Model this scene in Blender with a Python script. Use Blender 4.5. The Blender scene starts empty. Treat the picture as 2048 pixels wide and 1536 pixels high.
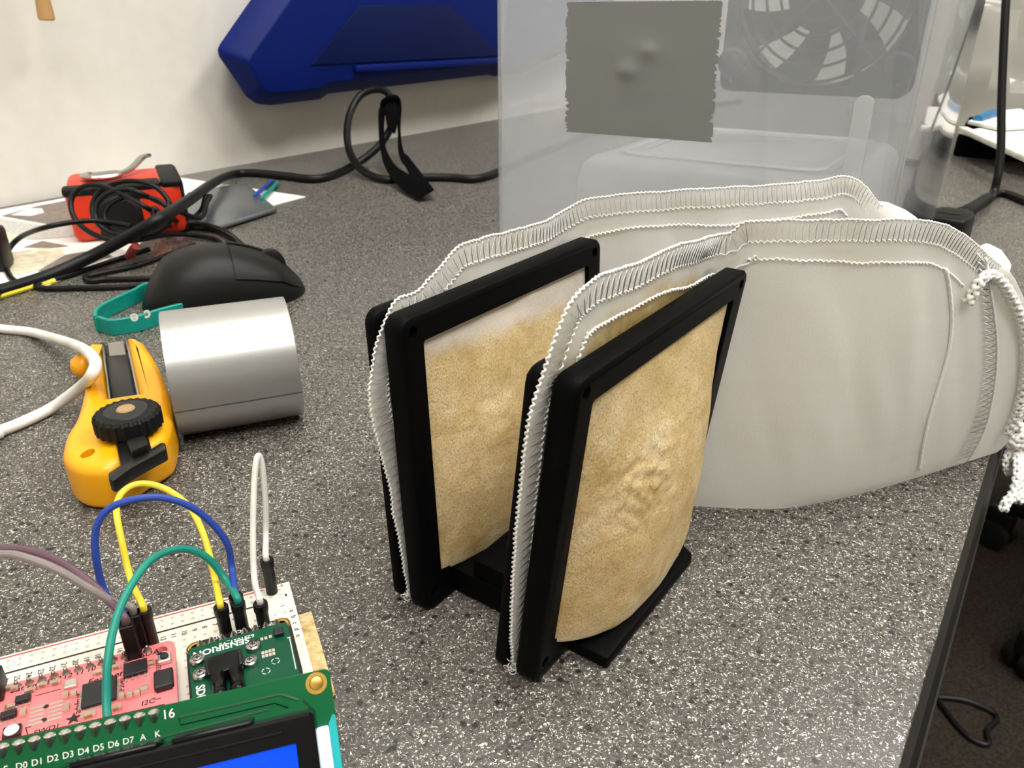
import bpy, bmesh, math, random
import numpy as np
from mathutils import Vector, Matrix, geometry, noise
random.seed(7)
S = 0.00115                    # scene units below are about 1.15 mm
scene = bpy.context.scene
COL = scene.collection

# ------------------------------------------------------------------ camera
F = 1550.0; CX, CY = 1024.0, 768.0; H = 133.0; PT = math.radians(25.8)
cp, sp = math.cos(PT), math.sin(PT)
cam = bpy.data.cameras.new('camera'); camo = bpy.data.objects.new('camera', cam); COL.objects.link(camo)
camo.location = (0, 0, H*S); camo.rotation_euler = (math.pi/2-PT, 0, 0)
cam.sensor_width = 36; cam.lens = F/2048*36; cam.clip_start = 0.005; cam.clip_end = 30
cam.dof.use_dof = True; cam.dof.focus_distance = 185*S; cam.dof.aperture_fstop = 44
scene.camera = camo
# ------------------------------------------------------------------ world, lamps, exposure
w = bpy.data.worlds.new('world'); scene.world = w; w.use_nodes = True
w.node_tree.nodes['Background'].inputs[0].default_value = (.97, .98, 1.0, 1)
w.node_tree.nodes['Background'].inputs[1].default_value = 0.25
vs = scene.view_settings
vs.view_transform = 'Standard'; vs.look = 'None'; vs.exposure = 0.04; vs.gamma = 1; vs.use_curve_mapping = False
cy = scene.cycles
cy.max_bounces = 6; cy.diffuse_bounces = 3; cy.glossy_bounces = 3; cy.transmission_bounces = 4; cy.transparent_max_bounces = 16
cy.caustics_reflective = False; cy.caustics_refractive = False; cy.use_adaptive_sampling = True; cy.adaptive_threshold = .1; cy.adaptive_min_samples = 16
CEIL = 1850.0
PANELS = [(150, 250, 600, 600, 15), (-350, 1500, 600, 1200, 24), (1400, 300, 600, 1200, 36), (300, -900, 1200, 600, 24)]
for i, (x, y, a, b, p) in enumerate(PANELS):
    l = bpy.data.lights.new('panel_light', 'AREA'); l.shape = 'RECTANGLE'; l.size = a*S; l.size_y = b*S
    l.energy = p; l.color = (1, .985, .95)
    o = bpy.data.objects.new('panel_light', l); COL.objects.link(o); o.location = (x*S, y*S, (CEIL-12)*S)

# ------------------------------------------------------------------ geometry helpers
def V(*a): return np.array(a, float)
def ray(px, py):
    u = (px-CX)/F; v = (py-CY)/F
    return V(u, cp-v*sp, -sp-v*cp)
CAM = V(0, 0, H)
def P(px, py, z=0.0):                       # photo pixel -> point on the level plane z
    d = ray(px, py); return CAM+d*((z-H)/d[2])
def Q(px, py, t): return CAM+ray(px, py)*t  # photo pixel -> point at depth t
def plane_hit(px, py, o, n):
    d = ray(px, py); return CAM+d*(np.dot(o-CAM, n)/np.dot(d, n))
def unit(v): v = np.asarray(v, float); return v/np.linalg.norm(v)
def lin(r, g, b):
    f = lambda c: (c/255/12.92 if c/255 <= .04045 else ((c/255+.055)/1.055)**2.4)
    return (f(r), f(g), f(b), 1)
def spline(pts, n=8, closed=False):
    p = [np.asarray(q, float) for q in pts]; m = len(p); out = []
    for i in range(m if closed else m-1):
        g = (lambda k: p[k % m]) if closed else (lambda k: p[min(max(k, 0), m-1)])
        a, b, c, d = g(i-1), g(i), g(i+1), g(i+2)
        for k in range(n):
            t = k/n
            out.append(.5*((2*b)+(-a+c)*t+(2*a-5*b+4*c-d)*t*t+(-a+3*b-3*c+d)*t**3))
    if not closed: out.append(p[-1])
    return out

class MB:
    def __init__(s): s.v = []; s.f = []; s.col = None
    def add(s, vs_, fs):
        b = len(s.v); s.v.extend([tuple(map(float, q)) for q in vs_]); s.f.extend([tuple(i+b for i in f) for f in fs]); return b
    def box(s, c, ex, ey, ez, sx, sy, sz):
        c = np.asarray(c, float); vs_ = []
        for i in (-.5, .5):
            for j in (-.5, .5):
                for k in (-.5, .5): vs_.append(c+np.asarray(ex)*i*sx+np.asarray(ey)*j*sy+np.asarray(ez)*k*sz)
        s.add(vs_, [(0, 1, 3, 2), (4, 6, 7, 5), (0, 4, 5, 1), (2, 3, 7, 6), (0, 2, 6, 4), (1, 5, 7, 3)]); return s
    def prism(s, poly, z0, z1, m=None):
        m = m or (lambda u, v, w_: (u, v, w_)); n = len(poly)
        b = s.add([m(p[0], p[1], z0) for p in poly]+[m(p[0], p[1], z1) for p in poly], [])
        s.f.append(tuple(b+i for i in range(n-1, -1, -1))); s.f.append(tuple(b+n+i for i in range(n)))
        for i in range(n):
            j = (i+1) % n; s.f.append((b+i, b+j, b+n+j, b+n+i))
        return s
    def tube(s, path, r, seg=8, closed=False, caps=True, flat=1.0):
        path = [np.asarray(p, float) for p in path]; n = len(path)
        rr = r if callable(r) else (lambda k: r)
        t0 = unit(path[1]-path[0]); up = V(0, 0, 1) if abs(t0[2]) < .9 else V(1, 0, 0)
        nx = unit(np.cross(up, t0)); base = len(s.v)
        for i in range(n):
            if closed: t = path[(i+1) % n]-path[i-1]
            else: t = path[min(i+1, n-1)]-path[max(i-1, 0)]
            if np.linalg.norm(t) < 1e-9: t = t0
            t = unit(t); nx = nx-t*np.dot(nx, t); nx = unit(nx); ny = np.cross(t, nx); t0 = t
            for k in range(seg):
                a = 2*math.pi*k/seg
                s.v.append(tuple(path[i]+(nx*math.cos(a)+ny*math.sin(a)*flat)*rr(i)))
        for i in range(n if closed else n-1):
            for k in range(seg):
                a = base+i*seg+k; b = base+i*seg+(k+1) % seg; j = (i+1) % n
                s.f.append((a, b, base+j*seg+(k+1) % seg, base+j*seg+k))
        if caps and not closed:
            s.f.append(tuple(base+k for k in range(seg-1, -1, -1))); s.f.append(tuple(base+(n-1)*seg+k for k in range(seg)))
        return s
    def lathe(s, prof, o, ax=(0, 0, 1), seg=24, ex=None, cap=True):     # prof: (radius, height)
        ax = unit(ax); ex = unit(np.cross(ax, V(0, 1, 0) if abs(ax[1]) < .9 else V(1, 0, 0))) if ex is None else unit(ex)
        ey = np.cross(ax, ex); o = np.asarray(o, float); b = len(s.v); n = len(prof)
        for r, h in prof:
            for k in range(seg):
                a = 2*math.pi*k/seg; s.v.append(tuple(o+ax*h+(ex*math.cos(a)+ey*math.sin(a))*r))
        for i in range(n-1):
            for k in range(seg):
                s.f.append((b+i*seg+k, b+i*seg+(k+1) % seg, b+(i+1)*seg+(k+1) % seg, b+(i+1)*seg+k))
        if cap:
            s.f.append(tuple(b+k for k in range(seg-1, -1, -1))); s.f.append(tuple(b+(n-1)*seg+k for k in range(seg)))
        return s
    def grid(s, fn, us, vs_, wrap=False):
        b = len(s.v); nu, nv = len(us), len(vs_)
        for u in us:
            for v in vs_: s.v.append(tuple(map(float, fn(u, v))))
        for i in range(nu if wrap else nu-1):
            for j in range(nv-1):
                i2 = (i+1) % nu
                s.f.append((b+i*nv+j, b+i2*nv+j, b+i2*nv+j+1, b+i*nv+j+1))
        return s
    def plate(s, outer, holes, w0, w1, m, ch=0.0):       # flat plate with holes, optional chamfer on the outer rim
        n = len(outer)
        def loop(poly, d):
            if not d: return poly
            out = []
            for i in range(len(poly)):
                a, b, c = [np.array(poly[k % len(poly)]) for k in (i-1, i, i+1)]
                t = unit(c-a); out.append(tuple(b+V(-t[1], t[0])*d))
            return out
        for w_, wc, flip in ((w0, w0+ch if w1 > w0 else w0-ch, True), (w1, w1-ch if w1 > w0 else w1+ch, False)):
            o2 = loop(outer, ch); polys = [o2]+holes
            tri = geometry.tessellate_polygon([[Vector((p[0], p[1], 0)) for p in q] for q in polys])
            fl = [p for q in polys for p in q]
            b = s.add([m(p[0], p[1], w_) for p in fl], [])
            for t in tri: s.f.append(tuple(b+i for i in t))
            if ch:
                b2 = s.add([m(p[0], p[1], wc) for p in outer], [])
                for i in range(n): s.f.append((b+i, b+(i+1) % n, b2+(i+1) % n, b2+i))
        b = s.add([m(p[0], p[1], w0+(ch if w1 > w0 else -ch)) for p in outer]+[m(p[0], p[1], w1-(ch if w1 > w0 else -ch)) for p in outer], [])
        for i in range(n): s.f.append((b+i, b+(i+1) % n, b+n+(i+1) % n, b+n+i))
        for q in holes:
            k = len(q); b = s.add([m(p[0], p[1], w0) for p in q]+[m(p[0], p[1], w1) for p in q], [])
            for i in range(k): s.f.append((b+i, b+(i+1) % k, b+k+(i+1) % k, b+k+i))
        return s
def rrect(x0, y0, x1, y1, r, n=5):
    out = []
    for cx, cy, a0 in ((x1-r, y1-r, 0), (x0+r, y1-r, 90), (x0+r, y0+r, 180), (x1-r, y0+r, 270)):
        for k in range(n+1):
            a = math.radians(a0+90*k/n); out.append((cx+r*math.cos(a), cy+r*math.sin(a)))
    return out
def circ(x, y, r, n=16): return [(x+r*math.cos(2*math.pi*k/n), y+r*math.sin(2*math.pi*k/n)) for k in range(n)]
def bevel(mb, off, seg=3, ang=30):
    bm = bmesh.new(); vs_ = [bm.verts.new(p) for p in mb.v]
    for f in mb.f:
        try: bm.faces.new([vs_[i] for i in f])
        except ValueError: pass
    bmesh.ops.remove_doubles(bm, verts=bm.verts, dist=1e-4); bmesh.ops.recalc_face_normals(bm, faces=bm.faces)
    ed = [e for e in bm.edges if e.is_manifold and e.calc_face_angle(0) > math.radians(ang)]
    bmesh.ops.bevel(bm, geom=ed, offset=off, segments=seg, profile=.5, affect='EDGES', clamp_overlap=True)
    out = MB(); bm.verts.index_update(); out.v = [tuple(q.co) for q in bm.verts]; out.f = [tuple(q.index for q in f.verts) for f in bm.faces]; bm.free(); return out

LOC = {}
def obj(name, mb, mat, parent=None, smooth=True, recalc=True, loc=None, ang=35, kind=None, label=None):
    base = np.asarray(loc, float) if loc is not None else (LOC[parent.name] if parent is not None else V(0, 0, 0))
    me = bpy.data.meshes.new(name)
    vv = (np.array(mb.v)-base)*S
    me.from_pydata(vv.tolist(), [], mb.f)
    if recalc:
        bm = bmesh.new(); bm.from_mesh(me); bmesh.ops.remove_doubles(bm, verts=bm.verts, dist=2e-7) if mb.col is None else None
        bmesh.ops.recalc_face_normals(bm, faces=bm.faces); bm.to_mesh(me); bm.free()
    if mb.col is not None:
        at = me.color_attributes.new('dust', 'FLOAT_COLOR', 'POINT')
        at.data.foreach_set('color', np.array(mb.col, float).ravel())
    if smooth:
        me.polygons.foreach_set('use_smooth', [True]*len(me.polygons)); me.set_sharp_from_angle(angle=math.radians(ang))
    me.materials.append(mat); me.update()
    o = bpy.data.objects.new(name, me); COL.objects.link(o)
    if parent is not None: o.parent = parent
    else: o.location = base*S
    LOC[o.name] = base
    if kind: o['kind'] = kind
    if label: o['label'] = label
    return o
def tag(o, label, cat, group=None, kind=None):
    o['label'] = label; o['category'] = cat
    if group: o['group'] = group
    if kind: o['kind'] = kind
    return o
def thing(name, loc, label, cat, group=None):
    o = bpy.data.objects.new(name, None); COL.objects.link(o); o.empty_display_size = .01
    o.location = np.asarray(loc, float)*S; LOC[o.name] = np.asarray(loc, float)
    return tag(o, label, cat, group)
def struct(name, mb, mat, **k):
    o = obj(name, mb, mat, **k); o['kind'] = 'structure'; return o
_txt = {}
def text(mb, s_, o, ex, ey, size, center=True, bold=0.0, shear=0.0):
    key = (s_, bold, shear)
    if key not in _txt:
        c = bpy.data.curves.new('t', 'FONT'); c.body = s_; c.size = 1; c.align_x = 'CENTER' if center else 'LEFT'; c.offset = bold; c.shear = shear; c.resolution_u = 3
        t = bpy.data.objects.new('t', c); COL.objects.link(t)
        dg = bpy.context.evaluated_depsgraph_get(); me = t.evaluated_get(dg).to_mesh()
        _txt[key] = ([tuple(v.co) for v in me.vertices], [tuple(p.vertices) for p in me.polygons])
        t.evaluated_get(dg).to_mesh_clear(); bpy.data.objects.remove(t); bpy.data.curves.remove(c)
    vv, ff = _txt[key]; o = np.asarray(o, float); ex = np.asarray(ex, float); ey = np.asarray(ey, float)
    mb.add([o+ex*v[0]*size+ey*v[1]*size for v in vv], ff); return mb

# ------------------------------------------------------------------ material helpers
def mat(name, rgb, rough=.5, metal=0.0, spec=.5, emit=None, es=0.0, trans=0.0, coat=0.0, sub=0.0):
    m = bpy.data.materials.new(name); m.use_nodes = True; b = m.node_tree.nodes['Principled BSDF']
    c = lin(*rgb); b.inputs['Base Color'].default_value = c; b.inputs['Roughness'].default_value = rough
    b.inputs['Metallic'].default_value = metal; b.inputs['Specular IOR Level'].default_value = spec
    b.inputs['Transmission Weight'].default_value = trans; b.inputs['Coat Weight'].default_value = coat
    if emit: b.inputs['Emission Color'].default_value = lin(*emit); b.inputs['Emission Strength'].default_value = es
    return m
class NT:
    def __init__(s, m): s.t = m.node_tree; s.b = s.t.nodes.get('Principled BSDF'); s.out = s.t.nodes['Material Output']; s._c = None
    def n(s, ty, **k):
        q = s.t.nodes.new(ty)
        for a, v in k.items():
            if a in q.bl_rna.properties: setattr(q, a, v)
            else: q.inputs[a].default_value = v
        return q
    def l(s, a, b): s.t.links.new(a, b)
    def co(s):
        if not s._c: s._c = s.n('ShaderNodeTexCoord')
        return s._c.outputs['Object']
    def noise(s, scale, detail=2, rough=.5, dist=0.0, co=None):
        q = s.n('ShaderNodeTexNoise'); q.inputs['Scale'].default_value = scale; q.inputs['Detail'].default_value = detail
        q.inputs['Roughness'].default_value = rough; q.inputs['Distortion'].default_value = dist; s.l(co or s.co(), q.inputs['Vector']); return q.outputs['Fac']
    def ramp(s, x, *st):
        q = s.n('ShaderNodeValToRGB'); e = q.color_ramp.elements
        while len(e) < len(st): e.new(.5)
        for i, (p, c) in enumerate(st): e[i].position = p; e[i].color = c if len(c) == 4 else (*c, 1)
        s.l(x, q.inputs[0]); return q.outputs[0]
    def mix(s, f, a, b, blend='MIX'):
        q = s.n('ShaderNodeMix'); q.data_type = 'RGBA'; q.blend_type = blend
        for v, i in ((f, 0), (a, 6), (b, 7)):
            if hasattr(v, 'links'): s.l(v, q.inputs[i])
            else: q.inputs[i].default_value = v
        return q.outputs[2]
    def bump(s, x, st=.2, dist=.001):
        q = s.n('ShaderNodeBump'); q.inputs['Strength'].default_value = st; q.inputs['Distance'].default_value = dist
        s.l(x, q.inputs['Height']); s.l(q.outputs[0], s.b.inputs['Normal']); return q.outputs[0]
def grainy(name, rgb, rough=.5, scale=2000, st=.15, var=.12, **k):
    m = mat(name, rgb, rough, **k); t = NT(m); c = lin(*rgb)
    x = t.noise(scale, 3); y = t.noise(scale*.06, 2)
    t.l(t.ramp(y, (.3, tuple(v*(1-var) for v in c[:3])), (.7, tuple(min(1, v*(1+var)) for v in c[:3]))), t.b.inputs['Base Color'])
    t.bump(x, st, .0004); return m
BW0, BW1 = (0, 0, 0, 1), (1, 1, 1, 1)

# ------------------------------------------------------------------ materials
def m_desk():
    m = mat('desk_laminate', (110, 106, 100), .34, spec=.45); t = NT(m)
    base = t.ramp(t.noise(900, 3, .6), (.3, lin(47, 45, 42)), (.7, lin(91, 86, 79)))
    fl = t.ramp(t.noise(1500, 2.5, .55, .8), (.59, BW0), (.65, BW1))
    c = t.mix(fl, base, lin(206, 201, 191))
    fl2 = t.ramp(t.noise(900, 2, .6, 1.4), (.655, BW0), (.69, BW1))
    c = t.mix(fl2, c, lin(240, 238, 231))
    vo = t.n('ShaderNodeTexVoronoi'); vo.inputs['Scale'].default_value = 300; t.l(t.co(), vo.inputs['Vector'])
    sel = t.ramp(vo.outputs['Color'], (.66, BW0), (.69, BW1))
    dk = t.mix(1.0, t.ramp(vo.outputs['Distance'], (.2, BW1), (.3, BW0)), sel, 'MULTIPLY')
    c = t.mix(dk, c, lin(24, 23, 22)); t.l(c, t.b.inputs['Base Color'])
    t.l(t.ramp(t.noise(900, 2), (.3, (.24,)*3), (.7, (.44,)*3)), t.b.inputs['Roughness'])
    t.bump(t.noise(1500, 2), .12, .0003); return m
M = {}
M['desk'] = m_desk()
M['edge'] = grainy('edge_band', (30, 28, 24), .5, spec=.2)
M['rail'] = mat('rail', (18, 18, 18), .5)
def m_wall():
    m = mat('wall_paint', (226, 221, 210), .75, spec=.2); t = NT(m)
    t.l(t.ramp(t.noise(60, 4), (.3, lin(225, 221, 211)), (.7, lin(230, 226, 217))), t.b.inputs['Base Color']); t.bump(t.noise(500, 3), .08, .0006); return m
M['wall'] = m_wall()
M['ceil'] = mat('ceiling_tile', (215, 212, 205), .9)
def m_carpet():
    m = mat('carpet', (58, 52, 45), .95, spec=.05); t = NT(m)
    t.l(t.ramp(t.noise(220, 4, .7), (.3, lin(34, 30, 27)), (.7, lin(66, 58, 50))), t.b.inputs['Base Color']); t.bump(t.noise(260, 4), .5, .004); return m
M['carpet'] = m_carpet()
M['lamp'] = mat('lamp_diffuser', (255, 252, 245), .5, emit=(255, 251, 243), es=6)
M['black'] = grainy('black_plastic', (14, 14, 15), .45, 2600, .12, spec=.3)
M['print'] = grainy('black_printed_plastic', (5, 5, 6), .5, 3000, .2, spec=.06)
M['rubber'] = grainy('black_rubber', (14, 14, 14), .62, 2000, .1, spec=.3)
M['cord'] = grainy('black_cord', (9, 9, 10), .45, 900, .05, spec=.3)
M['fabric_black'] = grainy('black_hook_strap', (7, 7, 8), .95, 1500, .4, spec=.04)
M['mouse'] = grainy('mouse_shell', (12, 12, 11), .46, 5000, .05, spec=.3)
M['white_cord'] = grainy('white_cord', (235, 231, 224), .45, 900, .05)
M['paper'] = grainy('paper', (232, 230, 224), .8, 400, .05, .04)
M['metal'] = mat('steel', (190, 188, 184), .25, 1.0)
M['solder'] = mat('solder', (215, 212, 205), .28, 1.0)
M['tin'] = grainy('tinned_pad', (214, 208, 196), .32, 1500, .05, metal=.8)
M['pin'] = grainy('pin_solder', (150, 132, 120), .35, 2500, .1, metal=.7)
M['brass'] = mat('gold_plating', (226, 178, 92), .28, 1.0)
M['teal'] = grainy('teal_silicone', (0, 142, 128), .5, 1500, .05)
M['yellow'] = grainy('yellow_plastic', (246, 171, 8), .33, 1200, .05, .04)
M['red'] = grainy('red_plastic', (226, 52, 18), .45, 900, .08)
M['blue'] = grainy('blue_plastic', (0, 23, 96), .5, 300, .04, .06, spec=.15)
M['bluedark'] = grainy('blue_panel', (2, 17, 66), .5, 300, .04, .06, spec=.15)
M['white'] = mat('white_print', (238, 236, 228), .6)
M['ink'] = mat('black_ink', (28, 24, 22), .7)
M['inkred'] = mat('red_ink', (190, 70, 58), .7)
M['bb'] = grainy('breadboard_plastic', (226, 221, 208), .5, 900, .04, .04)
M['hole'] = mat('breadboard_hole', (205, 199, 185), .7)
def m_foam():
    m = mat('foam_tape', (222, 196, 138), .95, spec=.1); t = NT(m)
    t.l(t.ramp(t.noise(400, 4, .7), (.3, lin(196, 158, 92)), (.65, lin(232, 212, 164))), t.b.inputs['Base Color']); t.bump(t.noise(900, 4), .9, .001); return m
M['foam'] = m_foam()
M['pink'] = grainy('pink_solder_mask', (238, 122, 124), .38, 800, .04, .05)
M['green'] = grainy('green_solder_mask', (0, 84, 44), .3, 600, .03, .12, spec=.25)
M['greentop'] = grainy('green_sensor_mask', (4, 72, 48), .3, 600, .03, .12, spec=.25)
M['trace'] = mat('green_trace', (0, 66, 38), .3)
M['pcbblack'] = mat('black_solder_mask', (14, 14, 14), .35)
M['chip'] = grainy('chip_epoxy', (26, 27, 29), .5, 2500, .1)
M['cap'] = grainy('capacitor', (168, 140, 112), .5, 2500, .1)
M['bezel'] = mat('lcd_bezel', (6, 6, 8), .25, spec=.25)
M['screen'] = mat('lcd_screen', (0, 40, 190), .12, emit=(0, 76, 238), es=.85)
M['backlight'] = mat('backlight_edge', (225, 232, 240), .5, emit=(205, 235, 255), es=1.1)
M['edge_glow'] = mat('painted_edge_glow', (0, 130, 130), .4, emit=(0, 170, 175), es=.4)  # self-lit turquoise, paints the backlight's glow onto the board margin
M['tan'] = grainy('tan_wood', (190, 150, 96), .6, 300, .2)
M['esd'] = mat('static_bag', (120, 124, 128), .22, .55)
for nm, rgb in (('w_yellow', (232, 212, 58)), ('w_blue', (28, 62, 150)), ('w_green', (0, 128, 112)), ('w_white', (222, 218, 212)), ('w_purple', (98, 70, 82)), ('w_grey', (132, 122, 120))):
    M[nm] = grainy(nm.replace('w_', 'wire_'), rgb, .5, 1500, .06)
def m_tape(name, rgb, rough, metal):
    m = mat(name, rgb, rough, metal); t = NT(m)
    wv = t.n('ShaderNodeTexWave'); wv.inputs['Scale'].default_value = 420; wv.inputs['Distortion'].default_value = 1.2; t.l(t.co(), wv.inputs['Vector'])
    q = t.mix(.5, wv.outputs['Color'], t.noise(700, 3)); t.bump(q, .05, .0003); return m
M['duct'] = m_tape('silver_duct_tape', (178, 178, 176), .36, .75)
M['patch'] = m_tape('grey_duct_tape', (138, 139, 139), .5, .3)
M['core'] = grainy('cardboard', (170, 140, 100), .9, 500, .2)

def m_mesh_bag():
    m = mat('nylon_mesh', (232, 229, 220), .75, spec=.25); t = NT(m)
    at = t.n('ShaderNodeVertexColor'); at.layer_name = 'dust'
    tan = t.ramp(t.noise(260, 4, .65), (.25, lin(176, 148, 84)), (.5, lin(214, 188, 126)), (.75, lin(238, 220, 172)))
    c = t.mix(at.outputs['Color'], lin(240, 239, 235), tan)
    t.l(c, t.b.inputs['Base Color'])
    tr = t.n('ShaderNodeBsdfTranslucent'); t.l(c, tr.inputs[0])
    tp = t.n('ShaderNodeBsdfTransparent')
    m1 = t.n('ShaderNodeMixShader'); m1.inputs[0].default_value = .38; t.l(t.b.outputs[0], m1.inputs[1]); t.l(tr.outputs[0], m1.inputs[2])
    m2 = t.n('ShaderNodeMixShader'); t.l(m1.outputs[0], m2.inputs[1]); t.l(tp.outputs[0], m2.inputs[2])
    fc = t.ramp(at.outputs['Alpha'], (0, (.0,)*3), (1, (.55,)*3)); t.l(fc, m2.inputs[0])
    t.bump(t.noise(1700, 2), .25, .0004); t.l(m2.outputs[0], t.out.inputs[0]); return m
M['mesh'] = m_mesh_bag()
def m_dusty():
    m = mat('dusty_mesh', (226, 192, 128), .9, spec=.12); t = NT(m)
    at = t.n('ShaderNodeVertexColor'); at.layer_name = 'dust'
    fine = t.noise(1000, 3, .65); mid = t.noise(70, 5, .62)
    tan = t.ramp(mid, (.28, lin(206, 176, 120)), (.5, lin(229, 204, 153)), (.72, lin(246, 228, 188)))
    vw = t.n('ShaderNodeTexVoronoi'); vw.inputs['Scale'].default_value = 2100; t.l(t.co(), vw.inputs['Vector'])
    tan = t.mix(t.ramp(vw.outputs['Distance'], (.45, (0,)*3), (.75, (.42,)*3)), tan, lin(150, 116, 66))
    t.l(t.mix(at.outputs['Color'], lin(230, 222, 210), tan), t.b.inputs['Base Color'])
    tr = t.n('ShaderNodeBsdfTranslucent'); tr.inputs[0].default_value = lin(238, 206, 146)
    m1 = t.n('ShaderNodeMixShader'); m1.inputs[0].default_value = .25; t.l(t.b.outputs[0], m1.inputs[1]); t.l(tr.outputs[0], m1.inputs[2])
    vo = t.n('ShaderNodeTexVoronoi'); vo.inputs['Scale'].default_value = 1100; t.l(t.co(), vo.inputs['Vector'])
    t.bump(t.mix(.5, vo.outputs['Distance'], fine), .4, .0005); t.l(m1.outputs[0], t.out.inputs[0]); return m
M['dusty'] = m_dusty()
M['thread'] = mat('nylon_thread', (240, 239, 234), .5)
M['thread2'] = mat('grey_thread', (186, 186, 184), .3)  # opaque grey, darker than the white thread
M['thread'].node_tree.nodes['Principled BSDF'].inputs['Subsurface Weight'].default_value = 0
def m_plastic(name, haze, tint, clear=.9, rough=.08):
    m = bpy.data.materials.new(name); m.use_nodes = True; t = NT(m)
    b = t.b; b.inputs['Base Color'].default_value = lin(*tint); b.inputs['Roughness'].default_value = .6; b.inputs['Specular IOR Level'].default_value = 0
    tl = t.n('ShaderNodeBsdfTranslucent'); tl.inputs[0].default_value = lin(*tint)
    d = t.n('ShaderNodeMixShader'); d.inputs[0].default_value = .5; t.l(b.outputs[0], d.inputs[1]); t.l(tl.outputs[0], d.inputs[2])
    tp = t.n('ShaderNodeBsdfTransparent'); tp.inputs[0].default_value = (clear, clear, clear, 1)
    x = t.n('ShaderNodeMixShader'); x.inputs[0].default_value = haze; t.l(tp.outputs[0], x.inputs[1]); t.l(d.outputs[0], x.inputs[2])
    g = t.n('ShaderNodeBsdfGlossy'); g.inputs['Roughness'].default_value = rough
    lw = t.n('ShaderNodeLayerWeight'); lw.inputs[0].default_value = .5
    fr = t.ramp(lw.outputs['Facing'], (0, (.035,)*3), (.6, (.09,)*3), (.85, (.32,)*3), (1, (.85,)*3))
    y = t.n('ShaderNodeMixShader'); t.l(fr, y.inputs[0]); t.l(x.outputs[0], y.inputs[1]); t.l(g.outputs[0], y.inputs[2])
    t.l(y.outputs[0], t.out.inputs[0]); return m
M['tote'] = m_plastic('frosted_clear_plastic', .24, (240, 245, 252), .99, .05)
M['tub'] = m_plastic('milky_plastic', .4, (250, 251, 253), .98, .12)
M['film'] = m_plastic('crumpled_film', .75, (214, 214, 206), .9, .12)

# ================================================================== the room
D2 = V(.577, .817, 0); N2 = V(.817, -.577, 0); UZ = V(0, 0, 1)        # along the desk, out of its front edge
def DN(a, b, z=0): return D2*a+N2*b+UZ*z
FLOOR = -730.0
def dn_box(a0, a1, b0, b1, z0, z1): return MB().box(DN((a0+a1)/2, (b0+b1)/2, (z0+z1)/2), D2, N2, UZ, a1-a0, b1-b0, z1-z0)
struct('floor', dn_box(-1700, 3000, -700, 3000, FLOOR-40, FLOOR), M['carpet'], smooth=False)
struct('ceiling', dn_box(-1700, 3000, -700, 3000, CEIL, CEIL+40), M['ceil'], smooth=False)
struct('wall_left', dn_box(-1700, 3000, -700, -646, FLOOR, CEIL), M['wall'], smooth=False)
struct('wall_back', dn_box(2960, 3000, -646, 3000, FLOOR, CEIL), M['wall'], smooth=False)
struct('wall_right', dn_box(-1700, 3000, 2960, 3000, FLOOR, CEIL), M['wall'], smooth=False)
struct('wall_front', dn_box(-1700, -1660, -646, 2960, FLOOR, CEIL), M['wall'], smooth=False)
for i, (x, y, a, b, p) in enumerate(PANELS):
    t = thing('ceiling_light', (x, y, CEIL), ['square white ceiling lamp panel straight above the desk corner', 'long white ceiling lamp panel beside the painted wall', 'long white ceiling lamp panel out over the room', 'wide white ceiling lamp panel behind the camera'][i], 'ceiling light', 'ceiling lamp panels')
    obj('lamp_frame', MB().plate(rrect(x-a/2-25, y-b/2-25, x+a/2+25, y+b/2+25, 6), [rrect(x-a/2, y-b/2, x+a/2, y+b/2, 4)], CEIL-14, CEIL, lambda u, v, w_: (u, v, w_)), M['ceil'], t)
    obj('diffuser', MB().box((x, y, CEIL-4), V(1, 0, 0), V(0, 1, 0), UZ, a, b, 6), M['lamp'], t, smooth=False)

# ------------------------------------------------------------------ desk
ED = 2.0
t = thing('desk', DN(300, -320, FLOOR), 'speckled dark grey laminate desk along the pale wall', 'desk')
obj('worktop', bevel(dn_box(-650, 1750, -645.5, ED, -26, 0), .6, 2), M['desk'], t)
prof = [(ED, -1.0), (ED+1.6, -2.0), (ED+2.6, -4.5), (ED+3, -8), (ED+3, -20), (ED+2.4, -24), (ED+1, -26.5), (ED, -27)]
mb = MB(); mb.grid(lambda a, k: DN(a, *prof[int(k)]), [-650, 1750], range(len(prof)))
for a in (-650, 1750): mb.add([DN(a, *q) for q in prof], [tuple(range(len(prof)))])
obj('edge_band', mb, M['edge'], t)
obj('rail', dn_box(-600, 1700, ED-22, ED+4.2, -62, -27), M['rail'], t, smooth=False)
for a in (-560, 1660):
    for b in (-600, -60): obj('leg', bevel(dn_box(a-25, a+25, b-25, b+25, FLOOR, -26), 3, 2), M['rail'], t)

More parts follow.
